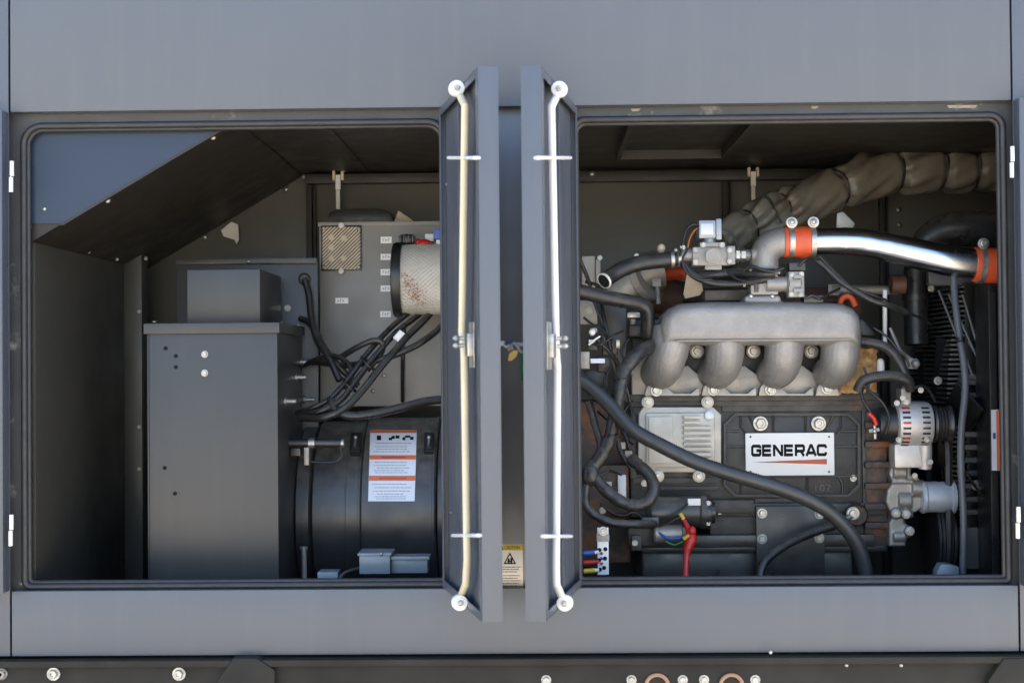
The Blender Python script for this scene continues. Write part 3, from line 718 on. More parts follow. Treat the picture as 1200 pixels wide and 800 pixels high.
# terminal covers with bolts
for px in (417,503):
    b = MB(); c = at(px,520,dc-92); M_ = Matrix.Translation(Vector((c.x,c.y,c.z))) @ Matrix.Rotation(math.radians(-38),4,'X')
    b.box(Vector((-0.014,-0.01,-0.032)), Vector((0.014,0.025,0.032)), 0.002, 2, M_); b.build('clamp_block', blackp, ge)
    b = MB(); b.box(Vector((-0.009,-0.013,-0.024)), Vector((0.009,-0.009,0.014)), 0.001, 2, M_); b.build('clamp_pad', blackm, ge)
    b = MB(); b.cyl(M_@Vector((0,-0.018,-0.018)), M_@Vector((0,-0.018,0.008)), 0.0032, 10); b.ball(M_@Vector((0,-0.018,0.010)), 0.0058, 10); b.build('clamp_bolt', zinc, ge)
# label wrapped on the barrel
rl = R0*1.035+0.0006
def on_barrel(px, py, lift=0.0):
    r = ray(px,py); o = CAM*S; r_ = Vector(r)
    oy, oz = o.y-dc*S, o.z-cz; a = r_.y**2+r_.z**2; bq = 2*(oy*r_.y+oz*r_.z); cq = oy*oy+oz*oz-(rl+lift)**2
    disc = bq*bq-4*a*cq
    if disc < 0: disc = 0
    t = (-bq-math.sqrt(disc))/(2*a); return o+r_*t
def barrel_patch(name, x0, x1, y0, y1, m, lift=0.0, ny=10, slant=0.0, obj_=None):
    b = obj_ or MB(); vs = []; fs = []
    for j in range(ny+1):
        y = y0+(y1-y0)*j/ny
        for x in (x0,x1): vs.append(on_barrel(x+slant*(y-500),y,lift))
    for j in range(ny): fs.append((2*j,2*j+1,2*j+3,2*j+2))
    b.raw(vs, fs)
    if obj_ is None: return b.build(name, m, ge)
sl = -0.03
lb = barrel_patch('warning_label', 434, 488.5, 503.5, 587, labelb, slant=sl)
for y0,y1 in ((503.6,507),(533,538),(557,563)):
    barrel_patch('label_stripe', 434.2, 488.3, y0, y1, printo, 0.0003, 3, sl)
b = MB()
for i,y in enumerate((519,523,526,529,541.5,545,548,551,553.5,567,571,575,578.5,581.5,584)):
    rnd = random.Random(i+40); x = 438+rnd.uniform(0,6)
    while x < 482-rnd.uniform(0,8):
        L = rnd.uniform(1.5,4.5); barrel_patch('', x, x+L, y-0.4, y+0.4, None, 0.0003, 1, sl, b); x += L+rnd.uniform(0.5,1.0)
b.build('label_print', printg, ge, kind='stuff')
b = MB()
for x0,x1,y0,y1 in ((442,447,510,515.5),(456,460,512.5,515.5),(459,463,510.5,514),(464,468.5,510,513.5),(472,475.5,512,515.5),(475,481,510,512.5),(481,485,511.5,515)):
    barrel_patch('', x0, x1, y0, y1, None, 0.0004, 2, sl, b)
b.build('label_pictogram', printk, ge)
b = MB()
for x0,x1,y0,y1 in ((448,476,534.6,536.4),(446,478,559,561.2)): barrel_patch('', x0, x1, y0, y1, None, 0.0005, 2, sl, b)
b.build('stripe_print', printr, ge)
# feet and small boxes near the sill
b = MB(); b.pbox(412,560,414,640,dc-118,dc-112,0.0005)
# horizontal tie bar with clamp ends
tb = thing('tie_bar', 'short round tie bar with steel ends beside the generator barrel', 'bar', at(366,525,215))
b = MB(); b.cyl(at(333,519,215), at(400,519,215), 5.4*k(215), 20); b.build('bar', blackm, tb)
for xa,xb,r in ((326,334,4.2),(362,369,5.9),(396,403,5.0)):
    b = MB(); b.cyl(at(xa,519,215), at(xb,519,215), r*k(215), 20); b.build('collar', zinc if xa != 326 else castd, tb)
b = MB(); b.pbox(340,525,352,534,214,228,0.002); b.build('bracket', blackm, tb); b = MB(); b.pbox(356,524,362,545,212,222,0.002); b.build('bracket', castd, tb)
b = MB(); b.sweep(smooth_path(pp((399,523,212),(400,533,212),(393,541,212),(380,542,214),(364,541,216))), 2.0*k(212), 8); b.build('strap', blackm, tb)
jb = thing('junction_box', 'blue-grey metal junction box low beside the sill', 'box', at(440,675,140))
b = MB(); b.pbox(421,650,457,672,120,165,0.0015); b.build('body', bluebox, jb); b = MB(); b.pbox(419,648,458.5,651,118,168,0.0008); b.build('lid', bluebox, jb)
b = MB(); b.pbox(458.5,655,501,671,130,150,0.0015); b.build('side_tray', bluebox, jb); b = MB(); b.pbox(457.5,652,503,655.5,124,156,0.0008); b.build('tray_lip', bluebox, jb)
for x in (447,): rivet(jb, x, 649, 117, 2)
b = MB(); b.pbox(372,670,396,690,120,150,0.002); tag(b.build('small_box', bluebox), 'small blue-grey box end just above the sill', 'box')
hose('cable', ((398,678,110),(403,672,115),(412,668,120),(421,666,126)), 2.2, hosem); tag(bpy.data.objects[-1] if False else COL.objects[-1], 'thin curved cable leading into the junction box', 'cable')
b = MB(); b.cyl(at(356,640,230), at(357,690,230), 3.2*k(230), 12); b.cyl(at(356,640,230), at(356,643,230), 4.6*k(230), 12); tag(b.build('drain_tube', castd), 'upright metal drain tube below the generator barrel', 'tube')

# power cables of the left bay
def cable(pts, r, label, name='power_cable', m=hosem, cat='cable', group='black power cables in the left bay', n=12):
    o = hose(name, pts, r, m, n=n); tag(o, label, cat, group); return o
cable(((357,327,340),(362,345,335),(365,372,325),(372,398,310),(386,420,290),(398,446,280)), 4.2, 'black cable dropping from the grommet on the cabinet back plate')
cable(((352,373,338),(362,378,326),(372,392,315),(382,410,300),(400,432,292),(420,452,300)), 3.6, 'thin black cable slanting behind the cable loops')
MB_g = MB(); MB_g._lathe2(at(357,327,343), Vector((0,-1,0)), [(0,0.017),(0.006,0.017),(0.010,0.012),(0.010,0.004)], 20); gr = MB_g.build('grommet', rubber); tag(gr, 'round black grommet in the cabinet back plate', 'grommet')
cable(((516,350,350),(500,372,318),(474,398,270),(448,428,240),(424,458,225),(404,478,215),(380,489,212),(352,490,230)), 4.3, 'thick black cable running from the air filter down to the cabinet')
cable(((508,350,352),(489,370,325),(466,388,282),(440,416,256),(418,445,240),(398,470,228),(374,482,222),(350,487,240)), 3.5, 'black cable in the middle of the diagonal bundle')
cable(((496,344,355),(481,364,330),(458,384,290),(432,412,266),(408,444,250),(388,466,240),(366,478,236),(348,484,250)), 3.3, 'black cable along the upper side of the diagonal bundle')
cable(((528,360,340),(517,382,305),(492,402,270),(462,416,262),(432,424,268),(402,428,290),(370,424,318),(348,428,325)), 3.9, 'black cable sagging from the filter across to the cabinet flank')
cable(((356,428,322),(374,420,300),(392,417,285),(406,424,270),(412,436,262),(405,455,250)), 3.2, 'black cable looping at the cabinet side')
cable(((400,418,282),(420,406,268),(438,399,262),(448,402,262),(446,414,266),(430,434,262)), 3.6, 'black cable making the small upper loop')
cable(((530,467,240),(500,470,232),(468,478,224),(436,485,218),(410,487,216),(392,480,222),(388,468,232)), 5.2, 'thick black cable along the top of the generator barrel')
cable(((474,380,330),(473,400,330),(472,430,340),(472,470,380)), 2.4, 'thin black cable hanging straight down the control box')
b = MB(); b.cyl(at(462,397,262), at(470,388,266), 2.4*k(262), 10); b.cyl(at(465,399,262), at(473,390,266), 2.0*k(262), 10); tag(b.build('cable_sleeve', whitel), 'small pale sleeve marker on the diagonal cables', 'marker')
for i,(x,y,d,ax) in enumerate(((432,427,246,(1,0.9)),(410,452,236,(1,0.9)))):
    b = MB(); c = at(x,y,d); t = Vector((1,0,0.95)).normalized(); P = []
    for j in range(17):
        a = 2*math.pi*j/16; P.append(c+Vector((0,1,0))*math.cos(a)*0.03+Vector((-0.69,0,0.72))*math.sin(a)*0.03)
    b.sweep(P, 0.0022, 6, cap=False); tag(b.build('cable_tie', blackp), 'black tie around the '+('upper' if i == 0 else 'lower')+' part of the diagonal cable bundle', 'cable tie')

# ================================================================== ENGINE BAY
def remeshed(o, vox, it=6, fac=0.5):
    m = o.modifiers.new('fuse','REMESH'); m.mode = 'VOXEL'; m.voxel_size = vox; m.use_smooth_shade = True
    s_ = o.modifiers.new('soft','SMOOTH'); s_.factor = fac; s_.iterations = it
    return o
def superbox(b, c, hx, hy, hz, e=3.2, nu=28, nv=56):
    """rounded cast body, a superellipsoid"""
    f = lambda w_, m_: math.copysign(abs(w_)**m_, w_)
    rings = []
    for i in range(1, nu):
        t = -math.pi/2+math.pi*i/nu; row = []
        for j in range(nv):
            p = 2*math.pi*j/nv
            row.append(b.bm.verts.new((c.x+hx*f(math.sin(t),2/e), c.y+hy*f(math.cos(t),2/e)*f(math.cos(p),2/e), c.z+hz*f(math.cos(t),2/e)*f(math.sin(p),2/e))))
        rings.append(row)
    for i in range(len(rings)-1):
        for j in range(nv): b.bm.faces.new((rings[i][j], rings[i][(j+1)%nv], rings[i+1][(j+1)%nv], rings[i+1][j]))
    b.bm.faces.new(rings[0][::-1]); b.bm.faces.new(rings[-1]); return b

en = thing('engine', 'black four cylinder engine block with cast aluminium intake manifold', 'engine', at(890,690,360))
BD = 258
# block
b = MB(); b.pbox(738,474,1040,590,BD,BD+190,0.006); blk = b.build('block', blockm, en)
b = MB(); b.pbox(732,462,1030,468.5,BD-10,BD+170,0.003); b.pbox(736,469,1034,474.5,BD-5,BD+180,0.002); b.build('deck_rail', blockm, en)
b = MB(); b.pbox(740,590.5,1036,604,BD-7,BD+185,0.004); b.pbox(832,604.5,1030,627,BD+2,BD+180,0.004); b.pbox(834,586,884,601,BD-14,BD,0.003)
b.pbox(968,590,1012,600,BD-12,BD,0.003); b.build('lower_ledge', blockm, en)
b = MB(); b.pbox(742,627.5,1026,640,BD-12,BD+170,0.003); b.pbox(752,640.3,1040,646,BD-6,BD+160,0.002); b.build('pan_rail', blackm, en)
b = MB(); b.pbox(752,646.4,1000,700,BD+12,BD+150,0.01); b.build('oil_pan', blackm, en)
b = MB(); b.pbox(742,396,1008,462,BD+6,BD+180,0.004); b.build('cylinder_head', blockm, en)
b = MB(); b.pbox(738,374,1000,395.5,BD+40,BD+160,0.008); b.build('rocker_cover', blackm, en)
# small raised ribs over the block face
for (x0,y0,x1,y1) in ((738,486,746,560),(1010,480,1016,590),(846,474.8,1036,481),(742,560,846,566),(752,570,842,574),(884,583.5,968,588)):
    b = MB(); b.pbox(x0,y0,x1,y1,BD-4,BD+1,0.0015); b.build('rib', blockm, en)
# rust-brown ribbed front end of the block
b = MB(); b.pbox(1011,482,1041,640,BD-2,BD+120,0.006); b.build('front_block', rustblk, en)
for y in (494,517,541,566,590,612):
    b = MB(); b.pbox(1014,y,1043,y+7,BD-12,BD-1,0.003); b.build('rib', rustblk, en)
# octagonal ribbed cover plate
def octo(x0,y0,x1,y1,c): return [(x0+c,y0),(x1-c,y0),(x1,y0+c),(x1,y1-c),(x1-c,y1),(x0+c,y1),(x0,y1-c),(x0,y0+c)]
b = MB(); b.prism(octo(848,484,1008,582,13), BD-4, BD+1, 0.001); cv = b.build('side_cover', blockm, en)
b = MB(); O = [at(x,y,BD-9) for x,y in octo(848,484,1008,582,13)]; I = [at(x,y,BD-9) for x,y in octo(851,487,1005,579,11.5)]
vs = O+I+[p+Vector((0,6*S,0)) for p in O]+[p+Vector((0,6*S,0)) for p in I]; fs = []
for i in range(8):
    j = (i+1)%8; fs += [(i,j,8+j,8+i),(i,16+i,16+j,j),(8+i,8+j,24+j,24+i)]
b.raw(vs, fs); b.build('cover_rim', blockm, cv)
for path in (((868,487),(868,500),(874,508)),((878,487),(882,497),(886,505)),((906,487),(906,507)),((944,487),(944,507)),((968,505),(972,497),(976,487)),((985,487),(985,500),(979,508)),
             ((851,523),(873,523)),((978,523),(1005,523)),((851,557),(905,557)),((905,558),(1005,558)),((868,558),(868,580)),((906,558),(906,580)),((946,558),(946,580)),((982,558),(987,566),(987,580)),((851,505),(866,505)),((985,505),(1005,505))):
    b = MB(); b.sweep([at(x,y,BD-5) for x,y in path], 1.6*k(BD), 6); b.build('cover_rib', blockm, cv)
for x,y in ((891,496),(959,496)): bolt(en, x, y, BD-6, 9)
text_obj('107', 955, 974, 567, 576, BD-5.2, blackm, cv, 'cast_number')
# lower mounting plate
b = MB(); b.pbox(886,593,967,690,BD-16,BD-10,0.002); b.build('mounting_plate', blackm, en)
for x,y in ((893,601),(893,631),(960,602),(960,630)): bolt(en, x, y, BD-16, 6)
for x,y in ((843,600),(1000,560),(755,566)): bolt(en, x, y, BD-5, 4)
# ---- intake flange (wavy plate) and manifold
FD = 243
top = []
pts = [(741,462),(740,426),(744,420),(760,418),(796,432),(806,428),(812,434),(822,441),(836,436),(862,432),(872,428),(880,434),(890,441),(904,436),(930,432),(940,428),(948,434),(958,441),(970,434),(984,430),(988,440),(986,462)]
b = MB(); b.prism(pts, FD, BD+7, 0.0015); b.build('intake_flange', castd, en)
for x in (753,817,883,951): MB()._lathe2(at(x,411.5,FD), Vector((0,-1,0)), [(-0.05,0.02),(0.0,0.019)], 18).build('stud_boss', castd, en)
b = MB()
for i in range(4):
    x = 769.5+i*66.8
    b.prism([(x-14,463.5),(x-12,454),(x-7,447.5),(x+1,445.5),(x+8,448),(x+13,455),(x+20,461),(x+40,461),(x+47,455),(x+50,455),(x+50,463.5)] if i < 3 else [(x-14,463.5),(x-12,454),(x-7,447.5),(x+1,445.5),(x+8,448),(x+12,455),(x+14,463.5)], FD-16, FD+2, 0.0012)
b.build('flange_boss', castd, en)
mb = MB()
PD = 205
pl = at(892.5,378,PD); hx_ = (1010-775)/2*k(PD)*1.0
prof = [(776,404),(774.5,382),(777,370),(784,361),(796,355.5),(830,353),(956,353),(990,355.5),(1002,361),(1009,370),(1011.5,382),(1010,404)]
mb.prismw([at(x,y,PD-35) for x,y in prof], Vector((0,68*S,0)), 0.030, 6)
mb.pbox(872,346,916,362,PD-24,PD+24,0.01)
for i,x in enumerate((783,850,919,985)):
    P = smooth_path(pp((x+(5 if i==0 else 0),384,PD-3),(x+(3 if i==0 else 0),404,PD-5),(x-1,418,PD-3),(x-4,429,PD+5),(x-9,435,PD+18),(x-14,437,FD+10)), res=6)
    n_ = len(P); mb.sweep(P, [(23.6-3.2*(j/(n_-1)))*k(PD) for j in range(n_)], 24, flat=1.0, frame=Vector((0,1,0)))
    mb.pbox(x+4,400,x+9,448,PD+16,FD+2,0.003)      # web between runner and flange
# neck
mb.cyl(at(893,372,PD), at(893,347,PD), 16*k(PD), 24); mb.box(at(893,352,PD)+Vector((-0.042,-0.038,-0.004)), at(893,352,PD)+Vector((0.042,0.038,0.006)), 0.003)
man = mb.build('intake_manifold', castal, en, label='pale cast aluminium intake manifold with four curved runners'); remeshed(man, 0.0026, 5, 0.5)
b = MB(); q0 = at(790,400,PD); q1 = at(990,400,PD); b.box(Vector((q0.x,(PD-35.2)*S,q0.z-0.0016)), Vector((q1.x,(PD-30)*S,q0.z+0.0016)), 0.0006); b.build('parting_line', castal, man)
for x,y in ((817,411.5),(883,411.5),(951,411),(753,414)): bolt(en, x, y, FD-0.4, 7.0)
for x,y in ((769,457.5),(836,457),(903,456.5),(969,455)): bolt(en, x, y, FD-16.5, 7.0)
for x in (880,905): rivet(en, x, 347, PD-40, 3)
# ---- throttle body with motor
th = thing('throttle_valve', 'silver throttle body with round actuator above the intake manifold', 'throttle', at(893,347,PD))
b = MB(); b.cyl(at(893,347,PD), at(893,320,PD), 15.5*k(PD), 24); b.box(at(893,334,PD)+Vector((-0.036,-0.044,-0.028)), at(893,334,PD)+Vector((0.036,0.02,0.026)), 0.006)
b.box(at(893,321,PD)+Vector((-0.041,-0.041,-0.003)), at(893,321,PD)+Vector((0.041,0.041,0.004)), 0.002); b.build('body', castal, th)
b = MB(); b.lathe(at(898,333,PD-20), (1,0,0), [(0,0.020),(0.05,0.020),(0.052,0.024),(0.056,0.030),(0.084,0.031),(0.09,0.026),(0.092,0.01)], 28); b.build('actuator', castal, th)
b = MB(); b.pbox(924,318,943,348,PD-34,PD+10,0.004); b.pbox(930,322,940,326,PD-38,PD-33,0.001); b.pbox(930,338,942,342,PD-38,PD-33,0.001); b.build('gear_cover', castal, th)
for q in ((884,325,889,342,PD-25,PD-21,0.001),(942,346,965,354,PD-30,PD-5,0.002),(925,308,944,317,PD-28,PD-5,0.002)): MB().pbox(*q).build('connector', blackm, th)
for x,y in ((928,322),(938,345),(927,345),(939,321),(872,333),(880,318),(906,318)): bolt(th, x, y, PD-36 if x>910 else PD-22, 3.0)
# ---- cast elbow
el = MB(); P = smooth_path(pp((895.5,322,200),(895.5,306,200),(897.5,295,200),(904,287.5,200),(914,284,200),(929,283.5,200)), res=6)
n_ = len(P); el.sweep(P, [(17+1.5*(j/(n_-1))-2*math.sin(j/(n_-1)*math.pi)*0.3)*k(200) for j in range(n_)], 24)
el.cyl(at(896,322,200), at(896,316.5,200), 20*k(200), 24); el.cyl(at(880,298,195), at(892,298,195), 8*k(195), 16)
remeshed(tag(el.build('cast_elbow', castal), 'cast aluminium elbow from the throttle up to the orange coupler', 'elbow'), 0.0028, 3)
# ---- polished charge pipe
cp = thing('charge_pipe', 'polished silver charge air pipe crossing the upper right bay', 'pipe', at(1040,300,190))
P = smooth_path(pp((948,283,200),(975,282.5,199),(1005,283.5,197),(1037,289,194),(1066,295.5,190),(1096,302,186),(1132,308.5,183),(1165,311,181)), res=10)
b = MB(); n_ = len(P); b.sweep(P, [(15.2+3.0*min(1,j/(n_*0.75)))*k(190) + (0.0006*math.sin(j*0.9) if n_*0.3 < j < n_*0.5 else 0) for j in range(n_)], 40); b.build('pipe', pipem, cp)
b = MB(); b.cyl(at(988,282.8,198), at(990,282.9,198), 16.6*k(198), 40); b.build('weld_bead', pipem, cp)
def coupler(pa, pb, r, label, clamps, tail=True):
    t = thing('hose_coupler', label, 'coupler', at((pa[0]+pb[0])/2, pa[1]+r, pa[2]), 'orange pipe couplers')
    A, B_ = at(*pa), at(*pb); ax = (B_-A).normalized(); L = (B_-A).length; rr_ = r*k(pa[2])
    b = MB(); b._lathe2(A, ax, [(0,rr_*0.9),(0.0005,rr_*0.98),(L*0.06,rr_*1.0),(L*0.15,rr_*0.985),(L*0.35,rr_*1.015),(L*0.65,rr_*1.02),(L*0.85,rr_*0.985),(L*0.94,rr_),(L-0.0005,rr_*0.98),(L,rr_*0.9)], 40); b.build('sleeve', orange, t)
    for f in clamps:
        c = A+ax*(L*f); w_ = 3.6*S
        b = MB(); b._lathe2(c-ax*w_, ax, [(0,rr_*1.0),(0.0006,rr_*1.045),(w_-0.001,rr_*1.035),(2*w_-0.0006,rr_*1.045),(2*w_,rr_*1.0)], 40); b.build('clamp_band', zinc, t)
        top = c+Vector((0,-rr_*0.35,rr_*1.08))
        b = MB(); b.cyl(top+Vector((0,0.014,0.004)), top+Vector((0,-0.012,0.004)), 0.0085, 14); b.box(top+Vector((-0.006,-0.004,-0.010)), top+Vector((0.006,0.012,0.001)), 0.001); b.build('clamp_saddle', zinc, t)
        b = MB(); b._lathe2(top+Vector((0,-0.010,0.004)), Vector((0,-1,0)), [(0,0.0145),(0.003,0.0145),(0.0036,0.010),(0.009,0.009),(0.010,0.006),(0.008,0.004)], 16); b.build('clamp_nut', zinc, t)
    return t
coupler((918,284,198), (952,283.5,198), 18.6, 'orange silicone coupler between the cast elbow and the silver pipe', (0.24,0.98))
coupler((1141,310,181), (1178,312,181), 20.5, 'orange silicone coupler at the right end of the silver pipe', (0.22,))
# ---- wrapped exhaust
ex = thing('wrapped_exhaust', 'fat black wrapped exhaust pipe with ties along the ceiling', 'exhaust pipe', at(1000,260,430))
base = smooth_path(pp((846,284,300),(872,268,305),(908,250,320),(945,236,340),(985,219,365),(1020,207,390),(1050,201,405),(1080,199,412),(1110,199.5,418),(1145,199,424),(1190,198,430),(1260,198,432)), res=14)
base = resample(base, 0.0055)
ties_px = [878, 916, 982, 1050, 1103, 1141]
tx = [at(p,230,dd_).x for p,dd_ in zip(ties_px,(308,325,363,405,417,423))]
b = MB(); rnd = random.Random(11); n_ = 44; rings = []
ph = [(rnd.uniform(0,6.28), rnd.choice((2,3,4,5,7)), rnd.uniform(20,75), rnd.uniform(0.3,1)) for _ in range(9)]
for i,p in enumerate(base):
    t = (base[min(i+1,len(base)-1)]-base[max(i-1,0)]).normalized(); N = Vector((0,0,1)); N = (N-t*N.dot(t)).normalized(); B_ = t.cross(N)
    dm = min(abs(p.x-q) for q in tx); pinch = 1-0.20*math.exp(-(dm/0.012)**2)
    f = min(1, max(0,(p.x-at(846,284,300).x)/(at(1050,201,405).x-at(846,284,300).x)))
    r0 = (21+6*f)*k(425)*pinch
    row = []
    for j in range(n_):
        a = 2*math.pi*j/n_; wv = sum(A_*math.sin(q*a+ps+fr*p.x) for ps,q,fr,A_ in ph)*0.0027
        fold = 0.006*max(0, math.sin(a*7+p.x*40+2*math.sin(p.x*25)))*math.exp(-(dm/0.045)**2)
        rr_ = r0*(1+0.0)+wv-fold
        row.append(b.bm.verts.new(p+N*math.cos(a)*rr_+B_*math.sin(a)*rr_))
    rings.append(row)
for i in range(len(rings)-1):
    for j in range(n_): b.bm.faces.new((rings[i][j],rings[i][(j+1)%n_],rings[i+1][(j+1)%n_],rings[i+1][j]))
b.bm.faces.new(rings[0][::-1]); b.bm.faces.new(rings[-1]); b.build('wrap', wrapm, ex, smooth=80)
for q in tx:
    i = min(range(len(base)), key=lambda i_: abs(base[i_].x-q)); p = base[i]; t = (base[min(i+1,len(base)-1)]-base[max(i-1,0)]).normalized()
    N = Vector((0,0,1)); N = (N-t*N.dot(t)).normalized(); B_ = t.cross(N); f = min(1,max(0,(p.x-at(846,284,300).x)/(at(1050,201,405).x-at(846,284,300).x))); r0 = (21+6*f)*k(425)*0.83
    P = [p+N*math.cos(2*math.pi*j/30)*r0+B_*math.sin(2*math.pi*j/30)*r0+t*0.004*math.sin(2*math.pi*j/30*2) for j in range(31)]
    MB().sweep(P, 0.0024, 8, cap=False).build('tie', blackp, ex)
hose('tie_tail', ((916,262,285),(908,246,287),(902,234,292),(893,229,296)), 1.4, blackp, ex)
# ---- black intake duct, right rear
dt = thing('air_duct', 'large black rubber air duct curving down behind the silver pipe', 'duct', at(1075,400,330))
P = smooth_path(pp((1190,272,330),(1140,268,330),(1108,270,332),(1088,280,334),(1076,298,336),(1073,325,336),(1073,360,334),(1074,404,330)), res=8)
n_ = len(P); b = MB(); b.sweep(P, [(24-10*min(1,j/(n_*0.55)))*k(332) for j in range(n_)], 26); b.build('duct', hosem, dt)
b = MB(); b.cyl(at(1073,345,334), at(1073,352,334), 16*k(334), 26); b.build('cuff', blackp, dt)
# ---- gas valve train
gv = thing('gas_valve', 'silver gas regulator valve with blue-grey solenoid coil on top', 'valve', at(834,312,200))
VD = 195
b = MB(); b.pbox(819,258,839,279,VD-8,VD+26,0.004); b.pbox(839,256,846,281,VD-4,VD+24,0.004); b.build('solenoid_coil', coilm, gv)
b = MB(); b.pbox(821,262,836,275,VD-9.2,VD-8,0.0006); b.build('coil_label', silverp, gv)
b = MB(); b.cyl(at(831,286,VD+8), at(831,279,VD+8), 8*k(VD), 18); b.build('coil_stem', coilm, gv)
b = MB(); b.pbox(820,284,850,289,VD-6,VD+22,0.002); b.pbox(811,289,858,311,VD-4,VD+22,0.006); b.cyl(at(836,300,VD-4), at(836,300,VD-16), 9*k(VD), 20); b.cyl(at(798,299,VD+8), at(815,299,VD+8), 8.5*k(VD), 18); b.cyl(at(855,299,VD+8), at(884,299,VD+8), 7*k(VD), 18)
b.pbox(852,288,862,310,VD-6,VD+20,0.004); b.pbox(826,310,846,316,VD-2,VD+18,0.003); o = b.build('valve_body', castal, gv)
for xa,xb,r in ((789,795,9.5),(862,866,9),(868,873,8.4)): MB().hexa(at(xa,299,VD+8), (1,0,0), r*k(VD), (xb-xa)*k(VD)).build('union_nut', zinc, gv)
for x,y in ((824,287),(846,287),(836,295),(815,293),(815,307),(855,293),(855,306),(800,290)): bolt(gv, x, y, VD-7, 3.2)
b = MB(); b.ball(at(775,291,VD+20), 0.011, 12, (1,1,1.1)); b.cyl(at(775,296,VD+20), at(775,304,VD+20), 4*k(VD), 10); b.build('brass_fitting', zincy, gv)
hose('wire', ((820,264,VD),(812,263,VD-2),(805,268,VD-4),(801,280,VD-6),(799,292,VD-8),(797,300,VD-8)), 1.5, blackp, gv)
hose('wire', ((822,266,VD),(814,270,VD-2),(808,280,VD-4),(806,290,VD-6)), 1.1, rustst, gv)
# ---- hoses upper left of the engine
h1 = thing('coolant_hose', 'thick black curved hose with a cut pale end beside the gas valve', 'hose', at(750,320,190))
P = smooth_path(pp((794,303,200),(775,305,196),(752,308,190),(732,314,184),(718,322,178),(708,329,168)), res=8)
b = MB(); b.sweep(P, 9.2*k(188), 20); b.build('hose', hosem, h1)
e_ = (P[-1]-P[-2]).normalized(); b = MB(); b._lathe2(P[-1]-e_*0.004, e_, [(0,9.4*k(170)),(0.004,9.9*k(170)),(0.006,9.6*k(170)),(0.006,8.2*k(170))], 24); b.build('hose_rim', nylon, h1)
b = MB(); b._lathe2(P[-1]+e_*0.001, e_, [(0,8.3*k(170)),(0.0012,8.2*k(170))], 24); b.build('hose_bore', blackp, h1)
for xa in (789,): 
    b = MB(); b.cyl(at(786,303.8,198), at(790,303.5,198), 10.2*k(196), 24); b.cyl(at(792,303,199), at(796,302.6,200), 10.2*k(196), 24); b.build('hose_clamp', zinc, h1)
    b = MB(); b.ball(at(792,293,194), 0.007, 10); b.build('clamp_screw', zinc, h1)
tag(hose('breather_pipe', ((672,340,150),(690,344,155),(712,349,165),(735,353,175),(748,356,182),(757,362,188),(759,376,196),(759,394,205)), 8.6, hosem, n=20), 'bent black rubber breather pipe beside the right door', 'pipe')
# turbo housing behind
tu = thing('turbocharger', 'tan grey turbocharger housing with clamp ring behind the black hose', 'turbocharger', at(755,360,330))
b = MB(); P = smooth_path(pp((718,350,300),(735,336,300),(752,322,305),(772,316,310)), res=6); b.sweep(P, [24*k(300)]*len(P), 28); b.build('housing', castd, tu)
b = MB(); c = at(757,326,296); ax = Vector((0.75,-0.5,0.35)).normalized(); b._lathe2(c, ax, [(-0.012,0.060),(-0.010,0.068),(0.010,0.068),(0.012,0.060)], 32); b.build('clamp_ring', castal, tu)
b = MB(); b.cyl(at(770,333,285), at(772,356,285), 3*k(285), 10); b.pbox(764,326,775,336,280,290,0.003); b.build('clamp_tee', castal, tu)
b = MB(); b.pbox(682,300,698,340,285,320,0.003); b.pbox(698,304,704,336,280,318,0.003); b.build('outlet_flange', castd, tu)
bolt(tu, 703, 302, 279, 3); bolt(tu, 746, 300, 285, 3)
eh = thing('exhaust_manifold', 'rust-brown exhaust manifold behind the intake plenum', 'manifold', at(800,360,400))
b = MB(); b.pbox(768,338,1010,372,390,440,0.012); b.cyl(at(770,345,390), at(800,352,388), 22*k(390), 20)
for i in range(4): b.cyl(at(800+i*60,352,395), at(800+i*60,398,410), 15*k(395), 16)
b.build('casting', exhm, eh)
b = MB(); b.prism([(805,320),(812,317),(822,330),(824,340),(820,346),(803,350),(801,344)], 236, 239, 0.001); tag(b.build('heat_shield', heatm), 'small beige heat shield tab below the gas valve', 'shield')
tag(hose('red_hose', ((774,323,330),(786,321,320),(797,320,312),(806,320,306)), 7.5, orange, n=16), 'short red silicone hose behind the gas valve', 'hose')
tag(hose('vacuum_hose', ((800,308,190),(812,322,186),(832,331,184),(856,333,184),(878,331,184),(900,327,180)), 4.0, hosem), 'thin black hose running below the gas valve to the throttle', 'hose')
tag(hose('vacuum_hose', ((820,325,205),(840,322,200),(860,320,196),(892,321,180),(908,320,176)), 6.0, hosem), 'short thick black hose lying against the throttle flange', 'hose')
b = MB(); b.pbox(826,340,880,352,290,330,0.004); tag(b.build('support_bracket', castd), 'dull metal bracket bar behind the intake plenum', 'bracket')
tag(hose('sensor_loom', ((955,303,190),(968,314,188),(985,330,184),(1004,342,180),(1022,352,180),(1042,358,184),(1062,366,200)), 3.4, loomm), 'black sensor loom slanting below the silver pipe', 'loom')
tag(hose('sensor_lead', ((960,300,190),(976,316,190),(998,336,188),(1020,345,186),(1040,352,190)), 1.6, blackp), 'thin black lead beside the slanting sensor loom', 'wire')
b = MB(); b.cyl(at(975,339,330), at(1052,340,330), 5.5*k(330), 14); b.pbox(970,333,984,346,326,340,0.003); tag(b.build('steel_tube', castal), 'thin steel tube lying behind the sensor loom', 'tube')
b = MB(); b.prism([(981,250),(988,248),(1002,262),(997,272),(980,270)], 240, 243, 0.001); tag(b.build('pipe_bracket', castd), 'small grey bracket tab above the silver pipe', 'bracket')
b = MB(); b.cyl(at(1044,333,300), at(1060,333,300), 11*k(300), 18); tag(b.build('red_hose', exhm), 'dark red hose stub behind the silver pipe', 'hose')
